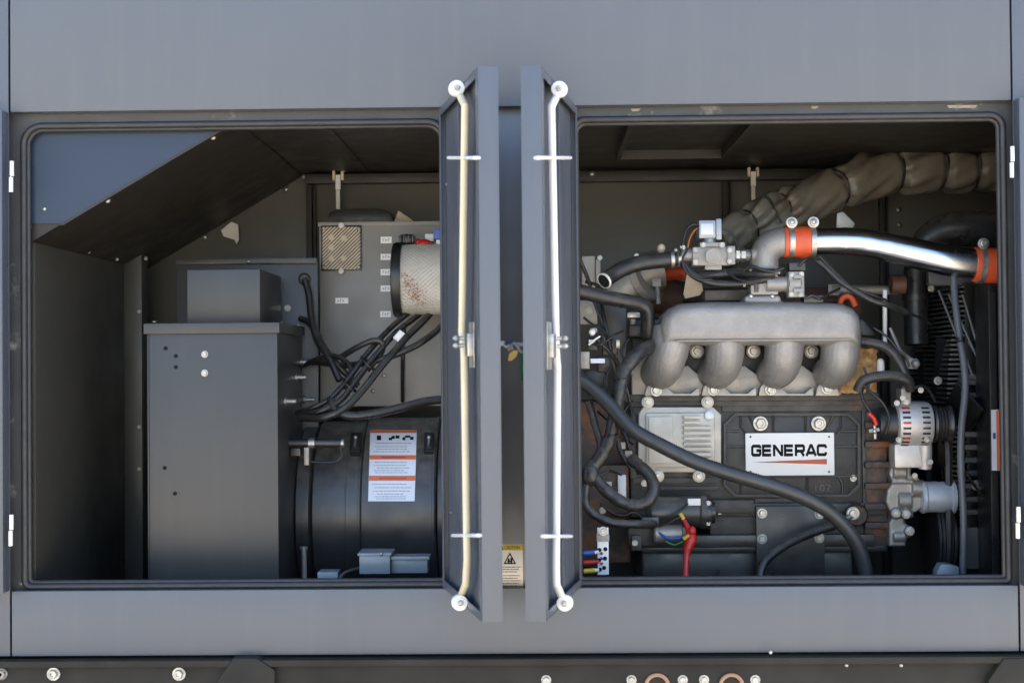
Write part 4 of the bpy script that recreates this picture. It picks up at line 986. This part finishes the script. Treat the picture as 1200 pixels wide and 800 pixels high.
b = MB(); P = smooth_path(pp((984,360,230),(986,351,228),(992,347,228),(998,350,228),(1002,358,230))); b.sweep(P, 3.4*k(229), 10); tag(b.build('lifting_eye', orange), 'small orange lifting eye behind the manifold end', 'eye')
b = MB(); P = [at(x,y,250) for x,y in ((1008,372),(1016,378),(1024,388),(1026,393),(1008,393))]; b.prismw(P, Vector((0,0.05,0)), 0.003); tag(b.build('black_bracket', blackp), 'black triangular bracket beside the manifold end', 'bracket')
# golden insulation patch
b = MB(); rnd = random.Random(5); g = []
nx, nyy = 16, 16
for j in range(nyy+1):
    for i in range(nx+1):
        x = 982+46*i/nx; y = 408+52*j/nyy; p = at(x,y,240); g.append(p+Vector((0,rnd.uniform(-0.008,0.008)-0.020*math.sin(math.pi*i/nx),rnd.uniform(-0.002,0.002))))
b.raw(g, [(j*(nx+1)+i, j*(nx+1)+i+1, (j+1)*(nx+1)+i+1, (j+1)*(nx+1)+i) for j in range(nyy) for i in range(nx)])
tag(b.build('insulation_pad', goldm, smooth=80), 'crumpled golden insulation pad beside the manifold end', 'insulation')
# dipstick and tubes
b = MB(); b.cyl(at(1037,405,250), at(1037,340,250), 2.6*k(250), 10); tag(b.build('dipstick_tube', zincw), 'thin white upright dipstick tube right of the manifold', 'tube')
b = MB(); b.cyl(at(1032,446,236), at(1032,424,236), 4.4*k(236), 14); b.ball(at(1032,424,236), 4.4*k(236), 10); tag(b.build('white_sensor', nylon), 'white capped sensor above the charging alternator', 'sensor')
b = MB(); b.sweep(smooth_path(pp((1043,384,240),(1050,400,238),(1056,412,236),(1070,422,234))), 2.0*k(238), 8); b.pbox(1061,420,1076,432,230,240,0.003); b.ball(at(1073,426,228), 0.012, 12); tag(b.build('tensioner_arm', castal), 'small cast tensioner arm above the charging alternator', 'tensioner')

# ---- engine control module
ec = thing('control_module', 'grey aluminium engine control module with cooling fins, bolted to the block', 'module', at(797,556,235))
MD = 236
b = MB(); b.prism([(749,484),(754,477),(836,477),(845,486),(845,545),(838,553),(756,553),(748,545)], MD+4, BD, 0.0015); b.build('base', ecum, ec)
b = MB(); b.pbox(757,484,838,547,MD-3,MD+4,0.004); b.build('case', ecum, ec)
b = MB(); b.pbox(760,488,789,543,MD-7,MD-3,0.003); b.build('raised_pad', ecum, ec)
for i in range(9):
    y = 487+i*6.2; x1 = 834 if i > 1 else 821
    b = MB(); b.pbox(801,y,x1,y+3.4,MD-9,MD-3,0.0012); b.build('fin', ecum, ec)
MB()._lathe2(at(831,486.5,MD-3), Vector((0,-1,0)), [(0,0.0125),(0.005,0.0125),(0.006,0.010)], 20).build('plug', silverp, ec)
for x,y in ((759,471),(829,471),(771,557.5),(819,557.5)):
    MB()._lathe2(at(x,y,MD+3), Vector((0,-1,0)), [(-0.01,0.0165),(0.004,0.0165),(0.005,0.013)], 20).build('mount_lug', ecum, ec)
    bolt(ec, x, y, MD-0.2, 5.4)

# ---- name plate
npz = thing('name_plate', 'white rectangular GENERAC name plate on the engine side cover', 'sign', at(925,557,BD-14))
ND = BD-14
b = MB(); b.pbox(873.5,507.5,978,556.5,ND,ND+3,0.0012); b.build('plate', platem, npz)
letters = {'G':[[(1.02,.69),(1.02,.80),(.93,.89),(.22,.89),(.11,.78),(.11,.22),(.22,.11),(.93,.11),(1.02,.20),(1.02,.50),(.58,.50)]],
 'E':[[(1.02,.89),(.11,.89),(.11,.11),(1.02,.11)],[(.11,.5),(.97,.5)]],
 'N':[[(.11,0),(.11,1)],[(.14,.93),(.98,.07)],[(1.01,0),(1.01,1)]],
 'R':[[(.11,0),(.11,.89),(.92,.89),(1.01,.80),(1.01,.52),(.92,.43),(.11,.43)],[(.66,.43),(1.02,0)]],
 'A':[[(.06,0),(.52,.9),(.66,.9),(1.12,0)],[(.28,.27),(.90,.27)]],
 'C':[[(1.02,.67),(1.02,.80),(.93,.89),(.22,.89),(.11,.78),(.11,.22),(.22,.11),(.93,.11),(1.02,.20),(1.02,.33)]]}
A = at(880.5,534.5,ND-0.3); Bx = at(969,534.5,ND-0.3); tp = at(880.5,521,ND-0.3)
hgt = tp.z-A.z; tot = 7*1.13+6*0.12; uw = (Bx.x-A.x)/tot
for i,ch in enumerate('GENERAC'):
    b = MB()
    for q,st in enumerate(letters[ch]):
        ribbon(b, st, 0.27, A+Vector((i*1.25*uw,0,0)), Vector((uw,0,0)), Vector((0,0,hgt)), 0.00012*q)
    b.build('letter', printk, npz)
MB().prism([(881,541.2),(969,537.5),(969,543.8)], ND-0.3, ND-0.05).build('red_wedge', printr, npz)
for x,y in ((879.5,511.5),(971.5,511.5),(971.5,552.5),(879.5,552.5)):
    MB()._lathe2(at(x,y,ND-0.2), Vector((0,-1,0)), [(-0.0005,0.0030),(0.0008,0.0028),(0.0012,0.0012)], 10).build('pin', blackm, npz)

# ---- aluminium front cover of the engine
fc = MB(); FC = 232
prof = [(1046,508),(1078,506),(1086,516),(1088,536),(1080,544),(1068,548),(1068,556),(1076,558),(1082,566),(1082,594),(1074,600),(1062,602),(1060,612),(1066,616),(1072,622),(1070,628),(1062,632),(1062,640),(1042,640),(1042,612),(1046,606),(1042,598),(1038,588),(1040,574),(1046,566),(1042,556),(1044,546),(1048,538),(1044,528)]
fc.prism(prof, FC+6, FC+70, 0.004)
for x,y,r in ((1052,531,9),(1052,553,9),(1058,586,10),(1052,628,7),(1074,572,10)): fc.cyl(at(x-6,y,FC+10), at(x+9,y,FC+10), r*k(FC), 20)
for y in (520,545,564,604): fc.cyl(at(1045,y,FC+6), at(1070,y,FC+6), 2.2*k(FC), 10)
for x,y,r in ((1080,538,6),(1062,602,6),(1066,622,6),(1050,601,6)): fc.cyl(at(x,y,FC-6), at(x,y,FC+30), r*k(FC), 18)
fcv = fc.build('front_cover', castd, en, label='scalloped aluminium front cover at the right end of the engine'); remeshed(fcv, 0.0026, 3)
for x,y in ((1080,538),(1072,557),(1062,602),(1066,622),(1050,601)): bolt(en, x, y, FC-7, 3.2)
b = MB(); b.lathe(at(1078,582,FC+12), (1,0,0), [(0,0.040),(0.004,0.044),(0.010,0.044),(0.014,0.041),(0.078,0.041),(0.080,0.045),(0.088,0.045),(0.090,0.038)], 36)
flt = b.build('filter_canister', silverp); tag(flt, 'grey round canister sticking out right of the engine', 'canister')
# ---- charging alternator
al = thing('charging_alternator', 'silver finned charging alternator with black rear cap and pulley', 'alternator', at(1070,545,215))
c = at(1048,497,225); AX = Vector((1,0,0)); ra = 27*k(215)
b = MB(); L1 = 42*k(215)
b._lathe2(c, AX, [(0,ra*0.8),(0.004,ra*0.93),(0.012,ra*0.98),(L1*0.45,ra),(L1*0.55,ra),(L1-0.012,ra*0.98),(L1-0.003,ra*0.9),(L1,ra*0.7)], 44); b.build('housing', alterm, al)
# vent slots in two columns round the housing, dark inserts with proud bars between
for xo0,xo1 in ((0.010,0.030),(L1-0.034,L1-0.014)):
    for i in range(9):
        a = math.radians(-62+i*13.5)
        M_ = Matrix.Translation(c) @ Matrix.Rotation(-a,4,'X')
        b = MB(); b.box(Vector((xo0,-ra*1.012,-0.0028)), Vector((xo1,-ra*0.9,0.0028)), 0.0008, 2, M_); b.build('vent_slot', blackp if (i+1)%3 else redm if xo0 < 0.02 else blackp, al)
b = MB(); b._lathe2(c+Vector((-0.05,0,0)), AX, [(0,ra*0.55),(0.006,ra*0.7),(0.045,ra*0.78),(0.05,ra*0.78)], 30); b.build('rear_cap', blackp, al)
b = MB(); b._lathe2(c+Vector((L1,0,0)), AX, [(0,ra*0.4),(0.004,ra*0.78),(0.010,ra*0.82),(0.012,ra*0.74)] + [(0.014+0.004*i, ra*(0.74 if i%2 else 0.68)) for i in range(8)] + [(0.05,ra*0.80),(0.054,ra*0.78),(0.055,ra*0.3)], 36); b.build('pulley', blackm, al)
b = MB(); b.pbox(1056,455,1068,474,210,240,0.004); b.ball(at(1062,457,215), 0.014, 12); b.build('adjuster_lug', castd, al)
b = MB(); b.pbox(1048,520,1092,548,212,245,0.008); b.cyl(at(1084,520,214), at(1084,548,220), 8*k(215), 16); b.build('mounting_bracket', alterm, al)
for x,y in ((1051,472),(1062,471),(1053,515),(1090,541),(1058,466),(1079,457),(1086,515)): bolt(al, x, y, 200, 3.4)
b = MB(); P = smooth_path(pp((1005,458,205),(1012,446,200),(1030,441,196),(1050,441,196),(1064,446,198),(1067,456,205))); b.sweep(P, 6.2*k(200), 14); tag(b.build('alternator_loom', loomm), 'thick black loom arching over the charging alternator', 'loom')
tag(hose('alternator_loom', ((1005,400,215),(1022,402,210),(1040,408,206),(1054,424,204),(1062,442,202)), 5.6, loomm), 'black loom dropping from the manifold end to the alternator', 'loom')
for i,(pts,m,lab) in enumerate(((((1008,455,200),(1012,470,196),(1020,482,194),(1026,494,194)),blackp,'thin black lead hanging left of the alternator cap'),(((1012,452,198),(1024,462,192),(1036,474,190),(1042,490,192),(1038,508,198)),blackp,'thin black lead curving round the alternator cap'),(((1018,484,190),(1024,490,189),(1027,498,189)),redm,'small red lead at the alternator cap'))):
    tag(hose('alternator_lead', pts, 1.6 if i < 2 else 2.6, m), lab, 'wire')
b = MB(); b.cyl(at(1018,505,190), at(1030,503,190), 2.4*k(190), 8); b.cyl(at(1025,498,190), at(1026,514,190), 2.0*k(190), 8); b.ball(at(1025,505,189), 0.007); tag(b.build('terminal_nut', zinc), 'bright terminal nut left of the alternator cap', 'nut')
b = MB(); b.cyl(at(1010,483,200), at(1030,520,200), 0.003, 6)

# ---- fan, shroud and radiator on the right
ra_ = thing('radiator', 'black radiator and slatted fan guard at the right end of the bay', 'radiator', at(1140,690,330))
xg = at(1128,400,290).x
b = MB(); b.box(Vector((xg+0.03,300*S,FZ*S)), Vector((xr*S-0.004,520*S,at(1100,330,300).z)), 0.006); b.build('core', blackm, ra_)
gp = []
for i in range(52):
    z = at(1110,338,330).z-(i*0.0131); f = 1-((i-25.5)/26)**2
    b = MB(); b.box(Vector((xg-0.002-0.045*f,285*S,z-0.0030)), Vector((xg+0.02,505*S,z+0.0030)), 0.001); b.build('guard_slat', guardm, ra_)
for dd in (284,360,440,508):
    b = MB(); b.box(Vector((xg+0.004,dd*S,FZ*S)), Vector((xg+0.026,(dd+8)*S,at(1100,333,300).z)), 0.001); b.build('guard_upright', blackp, ra_)
for i in range(11):
    y = 448+i*15.2
    b = MB(); a = at(1131,y,268); c = at(1163,y,268); b.box(Vector((a.x,268*S,a.z-0.0075)), Vector((c.x,282*S,a.z+0.0075)), 0.003, 2); b.build('louvre', guardm, ra_)
b = MB(); b.pbox(1127,440,1132,640,266,284,0.001); b.pbox(1131,438,1164,444,266,284,0.001); b.pbox(1127,618,1164,666,264,284,0.001); b.build('louvre_frame', guardm, ra_)
b = MB(); b.pbox(1158,332,1172,690,200,262,0.002); b.build('upright', blackm, ra_)
b = MB(); b.pbox(1088,312,1156,334,296,310,0.004); b.build('top_tank', conduit, ra_)
for x0,y0,x1,y1 in ((1100,340,1140,440),(1128,345,1156,440),(1112,345,1150,430),(1135,400,1158,440)):
    b = MB(); b.sweep(pp((x0,y0,280),(x1,y1,266)), 1.6*k(270), 6); b.build('brace', conduit, ra_)
for x,y,d,r in ((1144,568,262,6),(1157,618,262,4.5),(1151,657,262,4.5),(1099,446,262,5),(1152,424,255,6),(1091,338,290,4)): bolt(ra_, x, y, d, r)
b = MB(); b.pbox(1161.5,480,1172.5,551,198.6,199.6); b.build('side_label', labelb, ra_, label='tall white and orange label on the black upright')
b = MB(); b.pbox(1167.4,480.5,1172.3,550.5,198.2,198.5); b.build('label_stripe', printo, ra_)
b = MB(); b.pbox(1163.5,507,1167,514,198.2,198.5); b.build('label_symbol', bluem, ra_)
# fan hub and blades, edge on
fn = thing('cooling_fan', 'dark cooling fan and belt pulleys between engine and radiator', 'fan', at(1100,560,330))
c = at(1106,520,350); b = MB(); b._lathe2(c+Vector((-0.05,0,0)), AX, [(0,0.06),(0.01,0.09),(0.05,0.09),(0.06,0.06)], 30); b.build('hub', blackm, fn)
for i in range(8):
    a = i*math.pi/4+0.3; M_ = Matrix.Translation(c) @ Matrix.Rotation(a,4,'X') @ Matrix.Rotation(math.radians(35),4,'Z')
    b = MB(); b.box(Vector((-0.003,-0.05,0.06)), Vector((0.003,0.05,0.30)), 0.002, 2, M_); b.build('blade', blackp, fn)
cp2 = at(1088,628,285); b = MB(); b._lathe2(cp2, AX, [(0,0.05)]+[(0.003+0.005*i, 0.105+(0.004 if i%2 else 0)) for i in range(10)]+[(0.06,0.08)], 44); b.build('crank_pulley', blackm, fn)
b = MB(); P = []
for j in range(61):
    a = 2*math.pi*j/60; P.append(Vector((cp2.x+0.03, cp2.y+0.1*math.cos(a), cp2.z+0.11+(0.22 if math.sin(a) > 0 else 0.0)*1+0.11*math.sin(a)-0.11)))
b.sweep(P, 0.011, 6, cap=False); b.build('belt', rubber, fn)
# grey conduit hanging down at the right
cdm = thing('grey_conduit', 'blue-grey flat conduit hanging down beside the radiator louvres', 'conduit', at(1125,672,150))
P = smooth_path(pp((1117,318,190),(1119,350,180),(1124,390,168),(1130,430,158),(1131,460,154),(1127,500,150),(1126,540,150),(1129,600,148),(1129,640,148),(1128,680,148)), res=6)
b = MB(); b.sweep(P, 4.2*k(155), 14); b.build('conduit', conduit, cdm)
for y_,x_ in ((398,1126),(462,1131),(553,1127)):
    b = MB(); b.cyl(at(x_-0.4,y_-2,159), at(x_,y_+2,158), 4.9*k(155), 14); b.build('tie', blackp, cdm)
b = MB(); b.prism([(1098,670),(1103,661),(1112,661),(1124,664),(1124,690),(1098,690)], 140, 160, 0.002); tag(b.build('floor_bracket', bluebox), 'small blue-grey bracket on the sill at the right', 'bracket')

# ---- big corrugated conduit and black looms across the front
def loom(pts, r, label, name='wiring_loom', m=loomm):
    d = sum(p[2] for p in pts)/len(pts); P = resample(smooth_path(pp(*pts), res=14), 0.006); rnd = random.Random(len(label)*7+int(r*10))
    R = [r*k(d)*(1+rnd.uniform(-0.06,0.06)+0.035*math.sin(i*0.9)) for i in range(len(P))]
    return tag(MB().sweep(P, R, 14).build(name, m, smooth=80), label, 'loom', 'taped wiring looms in the engine bay')
o = corrugated('corrugated_conduit', ((672,442,150),(690,452,148),(712,472,142),(740,502,132),(775,522,126),(815,541,122),(860,556,120),(905,569,120),(945,584,122),(975,602,126),(1000,630,132),(1012,660,136),(1016,690,138)), 9.2, corrm, pitch=3.0)
tag(o, 'thick dark corrugated conduit sweeping across the front of the engine', 'conduit')
loom(((800,390,262),(778,399,232),(766,404,200),(748,414,172),(732,434,164),(726,456,160),(722,480,158),(716,510,156),(706,532,154),(694,548,152),(688,556,152)), 8.4, 'thick taped loom dropping from the intake manifold to the door side')
loom(((676,446,164),(690,452,162),(706,462,160),(718,478,160)), 6.0, 'short taped loom branch joining beside the right door')
loom(((694,556,150),(706,570,146),(722,584,142),(742,592,140),(758,588,140),(766,574,144),(762,558,150),(750,546,156),(738,536,166)), 7.2, 'taped loom looping below the control module')
loom(((740,548,170),(732,538,172),(726,526,176),(724,514,178)), 3.2, 'thin loom tail above the loop')
loom(((690,560,150),(686,576,148),(687,592,146),(698,604,144),(718,612,142),(745,614,148),(768,614,170)), 5.0, 'thin loom running from the door side to the starter')
loom(((690,470,170),(698,500,166),(704,522,160),(702,540,156)), 4.6, 'inner loom strand behind the thick taped loom')
b = MB(); c = at(692,556,150); superbox(b, c, 0.022, 0.024, 0.030, 2.4, 12, 20); tag(b.build('loom_junction', loomm), 'taped junction lump where the looms meet beside the right door', 'loom')
tag(hose('ground_cable', ((988,609,218),(976,616,212),(958,622,205),(938,630,196),(918,640,186),(902,652,176),(893,664,168),(888,690,160)), 5.0, hosem), 'black earth cable curving down from the lower bolt to the sill', 'cable')
gl = thing('cable_lug', 'crimped silver cable lug bolted to the rusty boss', 'lug', at(999,602,228))
b = MB(); b.cyl(at(985,611,219), at(976,616,214), 4.2*k(216), 14); b.build('sleeve', whitel, gl); b = MB(); b.cyl(at(998,604,226), at(984,611.5,219), 3.2*k(222), 12); b._lathe2(at(999,601,232), Vector((0,-1,0)), [(0,0.017),(0.006,0.017),(0.0065,0.01)], 20); b.build('lug', zinc, gl); bolt(gl, 999, 601, 228, 6.5)
b = MB(); b._lathe2(at(1001,602,BD-2), Vector((0,-1,0)), [(0,0.034),(0.03,0.030),(0.04,0.025)], 24); b.build('boss', rustblk, en)

# ---- starter motor
st = thing('starter_motor', 'black starter motor with round solenoid low on the engine', 'starter', at(795,640,215))
SD = 215
b = MB(); b.lathe(at(758,600,SD), (1,0,0), [(0,0.030),(0.01,0.040),(0.02,0.041),(0.135,0.041),(0.139,0.044),(0.155,0.044),(0.158,0.036)], 36); b.build('motor', barrelm, st)
b = MB(); b.lathe(at(826,600,SD), (1,0,0), [(0,0.044),(0.012,0.044),(0.014,0.030),(0.025,0.028)], 36); b.build('end_plate', blackm, st)
b = MB(); b.pbox(806,584,821,592,SD-19,SD-18,0.0004); b.build('data_plate', silverp, st)
b = MB(); b.lathe(at(766,625,SD-14), (1,0,0), [(0,0.020),(0.004,0.024),(0.072,0.024),(0.075,0.018),(0.086,0.016)], 30); b.build('solenoid', castd, st)
b = MB(); b.pbox(736,612,768,640,SD-4,SD+40,0.006); b.pbox(740,627,752,645,SD-14,SD,0.003); b.build('nose', blockm, st)
b = MB(); b.pbox(752,606,772,618,SD-22,SD-8,0.002); b.build('relay', conduit, st)
for x,y in ((744,636),(830,590),(830,612),(827,600)): bolt(st, x, y, SD-16, 3.6)
tag(hose('starter_lead', ((770,622,192),(782,630,186),(795,630,184),(806,628,184)), 1.6, bluem), 'thin blue lead on the starter solenoid', 'wire')
tag(hose('starter_lead', ((772,616,190),(784,612,186),(796,606,184),(804,608,184)), 1.6, blackp), 'thin black lead looping over the starter solenoid', 'wire')
rb = thing('red_cable_boot', 'red rubber cable boot hanging from the starter terminal', 'cable', at(804,672,170))
b = MB(); P = smooth_path(pp((801,608,186),(806,618,182),(810,630,178),(806,642,174),(804,656,170),(803,690,160)), res=6)
b.sweep(P, [(2.6+4.2*math.exp(-((j/len(P)-0.42)/0.2)**2)+0.9*(j/len(P)>0.55))*k(175) for j in range(len(P))], 14); b.build('boot', redm, rb)
b = MB(); b.ball(at(811,622,176), 0.011, 12, (1,0.9,1.2)); b.build('boot_cap', redm, rb)
b = MB(); b.cyl(at(797,601,184), at(801,608,184), 2.4*k(184), 10); b.build('ferrule', yellowm, rb); b = MB(); b.cyl(at(801,631,176), at(808,627,174), 2.6*k(176), 10); b.build('ferrule', yellowm, rb)
# ---- earth bar with coloured terminals
eb = thing('terminal_bar', 'white terminal bar with coloured wire ends just inside the sill', 'terminal bar', at(705,672,110))
b = MB(); b.pbox(700,618,713.5,673,110,113,0.0008); b.build('bar', whitel, eb); b = MB(); b.pbox(699,626,714,634,107,110,0.001); b.build('clamp', castal, eb)
bolt(eb, 707, 622, 108, 5.5)
for x,y in ((702.5,644),(709.5,643),(702,656),(709,654),(703,667),(708,665)): MB()._lathe2(at(x,y,109.6), Vector((0,-1,0)), [(-0.001,0.0052),(0.0005,0.0052),(0.0007,0.001)], 12).build('hole', printk, eb)
for i,(y,m) in enumerate(((648,bluem),(659,redm),(669,yellowm))):
    MB().cyl(at(684,y,106), at(697,y-1,106), 3.0*k(106), 12).build('wire_end', m, eb)
    MB().cyl(at(696,y-1,106), at(702,y-1.5,106), 2.2*k(106), 12).build('wire_end', [nylon,redm,nylon][i], eb)
for i,(y,m) in enumerate(((648,redm),(654,bluem),(660,rustst))): MB().ball(at(705,y,107.5), 0.004, 8).build('terminal_screw', m, eb)
# ---- clutter beside the right door: brackets, plugs, brown castings
bh = thing('bell_housing', 'brown-black bell housing behind the wiring looms', 'housing', at(715,690,330))
b = MB(); b.pbox(660,470,740,660,300,420,0.012); b.pbox(690,545,738,602,262,300,0.006); b.build('casting', rustblk, bh)
b = MB(); b.pbox(724,556,734,590,255,262,0.002); b.build('link_plate', silverp, bh); bolt(bh, 706, 598, 258, 4)
mp_ = thing('mounting_bracket', 'olive triangular sheet bracket behind the wiring plugs', 'bracket', at(715,470,280))
b = MB(); b.prism([(700,356),(734,358),(734,462),(722,440),(708,400)], 280, 284, 0.001); b.build('sheet', paintin, mp_)
b = MB(); b.pbox(676,352,700,380,250,280,0.003); b.build('block', castd, mp_); bolt(mp_, 690, 364, 249, 4.5)
wp = thing('wiring_plugs', 'cluster of black and grey wiring plugs beside the right door', 'plugs', at(700,450,210))
for (x0,y0,x1,y1,d_,m) in ((680,412,691,432,190,castd),(692,420,709,425.5,186,labelb),(706,396,716,416,205,blackp),(716,398,724,416,200,blackp),(688,396,700,410,200,blackp),(700,418,716,436,205,blackp),(684,434,712,452,210,blackp),(692,384,700,394,200,castd)):
    MB().pbox(x0,y0,x1,y1,d_,d_+18,0.002).build('plug', m, wp)
for pts in (((696,388,190),(702,400,186),(712,410,190),(722,424,196),(724,440,200)),((704,352,220),(708,372,206),(712,392,200),(716,410,198)),((680,305,200),(690,330,205),(696,352,210),(706,378,205),(714,402,200)),((700,392,186),(708,396,184),(704,404,184),(696,402,186))):
    hose('wire', pts, 2.3, blackp, wp)
MB().ball(at(694,389,186), 0.009, 10).build('clip', nylon, wp); MB().pbox(690,398,697,402,184,188,0.001).build('clip', nylon, wp); hose('clip', ((690,404,184),(697,398,182),(703,394,184)), 1.2, nylon, wp)
MB().cyl(at(722,403,190), at(726,403,190), 5*k(190), 12).build('nut', zincy, wp)
b = MB(); b.pbox(735,366,752,372,228,240,0.002); b.cyl(at(742,374,226), at(742,380,226), 4*k(226), 10); tag(b.build('sensor_tip', zinc), 'small bright sensor tip left of the plenum', 'sensor')
b = MB(); b.pbox(737,380,775,394,232,262,0.004); tag(b.build('coil_cover', blackp), 'black ribbed cover left of the plenum', 'cover')

# ---- fine wiring over the engine
def wires(name, lst, lab):
    for i,(pts,r,m) in enumerate(lst): hose('wire', pts, r, m, name)
fw = thing('throttle_harness', 'thin black harness wires around the throttle and gas valve', 'wiring', at(880,330,170))
wires(fw, ((((870,318,178),(880,312,172),(893,316,168),(906,318,168),(918,314,170)),1.8,blackp),(((852,318,184),(862,326,178),(876,330,172),(890,328,170)),1.5,blackp),
 (((944,350,172),(952,346,170),(962,350,172),(972,344,180),(984,338,190)),1.7,blackp),(((936,312,176),(944,304,176),(952,302,182),(960,305,188)),1.6,blackp),
 (((806,292,182),(800,304,178),(804,318,178),(818,327,178),(834,328,180)),1.3,blackp),(((846,268,192),(856,272,192),(862,282,190),(866,292,188)),1.2,blackp)), '')
ew = thing('engine_harness', 'thin black harness wires hanging at the left end of the engine', 'wiring', at(728,470,190))
wires(ew, ((((736,398,196),(728,412,188),(734,426,184),(740,440,190)),1.5,blackp),(((722,420,196),(730,440,190),(736,462,190),(740,486,200),(738,510,210)),1.9,blackp),
 (((684,372,206),(694,380,200),(706,386,198),(718,398,196)),1.6,blackp),(((716,430,186),(708,446,182),(712,462,178),(720,470,176)),1.5,blackp),
 (((728,500,186),(736,520,180),(742,540,182),(748,556,190)),1.7,blackp),(((686,330,212),(700,334,210),(712,342,214),(722,352,220)),1.8,blackp),(((698,404,184),(710,400,182),(720,392,186),(730,388,196)),1.2,blackp)), '')
rw = thing('alternator_harness', 'thin dark harness wires between the manifold end and the radiator', 'wiring', at(1060,420,210))
wires(rw, ((((1024,384,214),(1036,392,210),(1048,404,208),(1056,420,206),(1058,438,204)),1.5,blackp),(((1062,366,205),(1078,372,215),(1092,380,235)),1.6,blackp),
 (((1066,458,200),(1078,452,202),(1088,456,208),(1096,470,216)),1.8,blackp),(((1012,430,205),(1018,446,202),(1016,462,200)),1.4,blackp),(((1046,410,206),(1060,416,206),(1066,430,206)),1.4,blackp)), '')
for i,(x,y,d,lab) in enumerate(((728,444,161,'upper'),(716,510,155,'lower'))):
    c = at(x,y,d); P = []
    for j in range(17):
        a = 2*math.pi*j/16; P.append(c+Vector((math.cos(a),math.sin(a),0.12*math.cos(a)))*8.9*k(d))
    tag(MB().sweep(P, 0.0022, 6, cap=False).build('cable_tie', nylon if i == 5 else blackp), 'black tie around the '+lab+' part of the thick taped loom', 'cable tie')

cw = thing('sensor_wiring', 'loose sensor wires and grey clips low between the looms', 'wiring', at(720,520,190))
wires(cw, ((((742,470,200),(734,478,190),(728,492,186),(730,508,190),(742,520,205)),1.6,blackp),(((700,482,176),(712,492,172),(724,500,176),(734,498,190)),1.4,blackp),
 (((696,566,158),(704,556,154),(716,552,160),(728,556,180)),1.5,blackp),(((752,606,186),(742,600,180),(730,604,176),(716,600,172),(704,590,168)),1.7,blackp),
 (((776,612,184),(786,604,180),(796,598,182),(806,590,190)),1.3,blackp),(((780,634,186),(790,638,182),(800,634,180)),1.3,greenm)), '')
for x,y in ((728,522),(736,532),(712,568)): MB().pbox(x-4,y-4,x+5,y+4,176,188,0.002).build('clip', castd, cw)
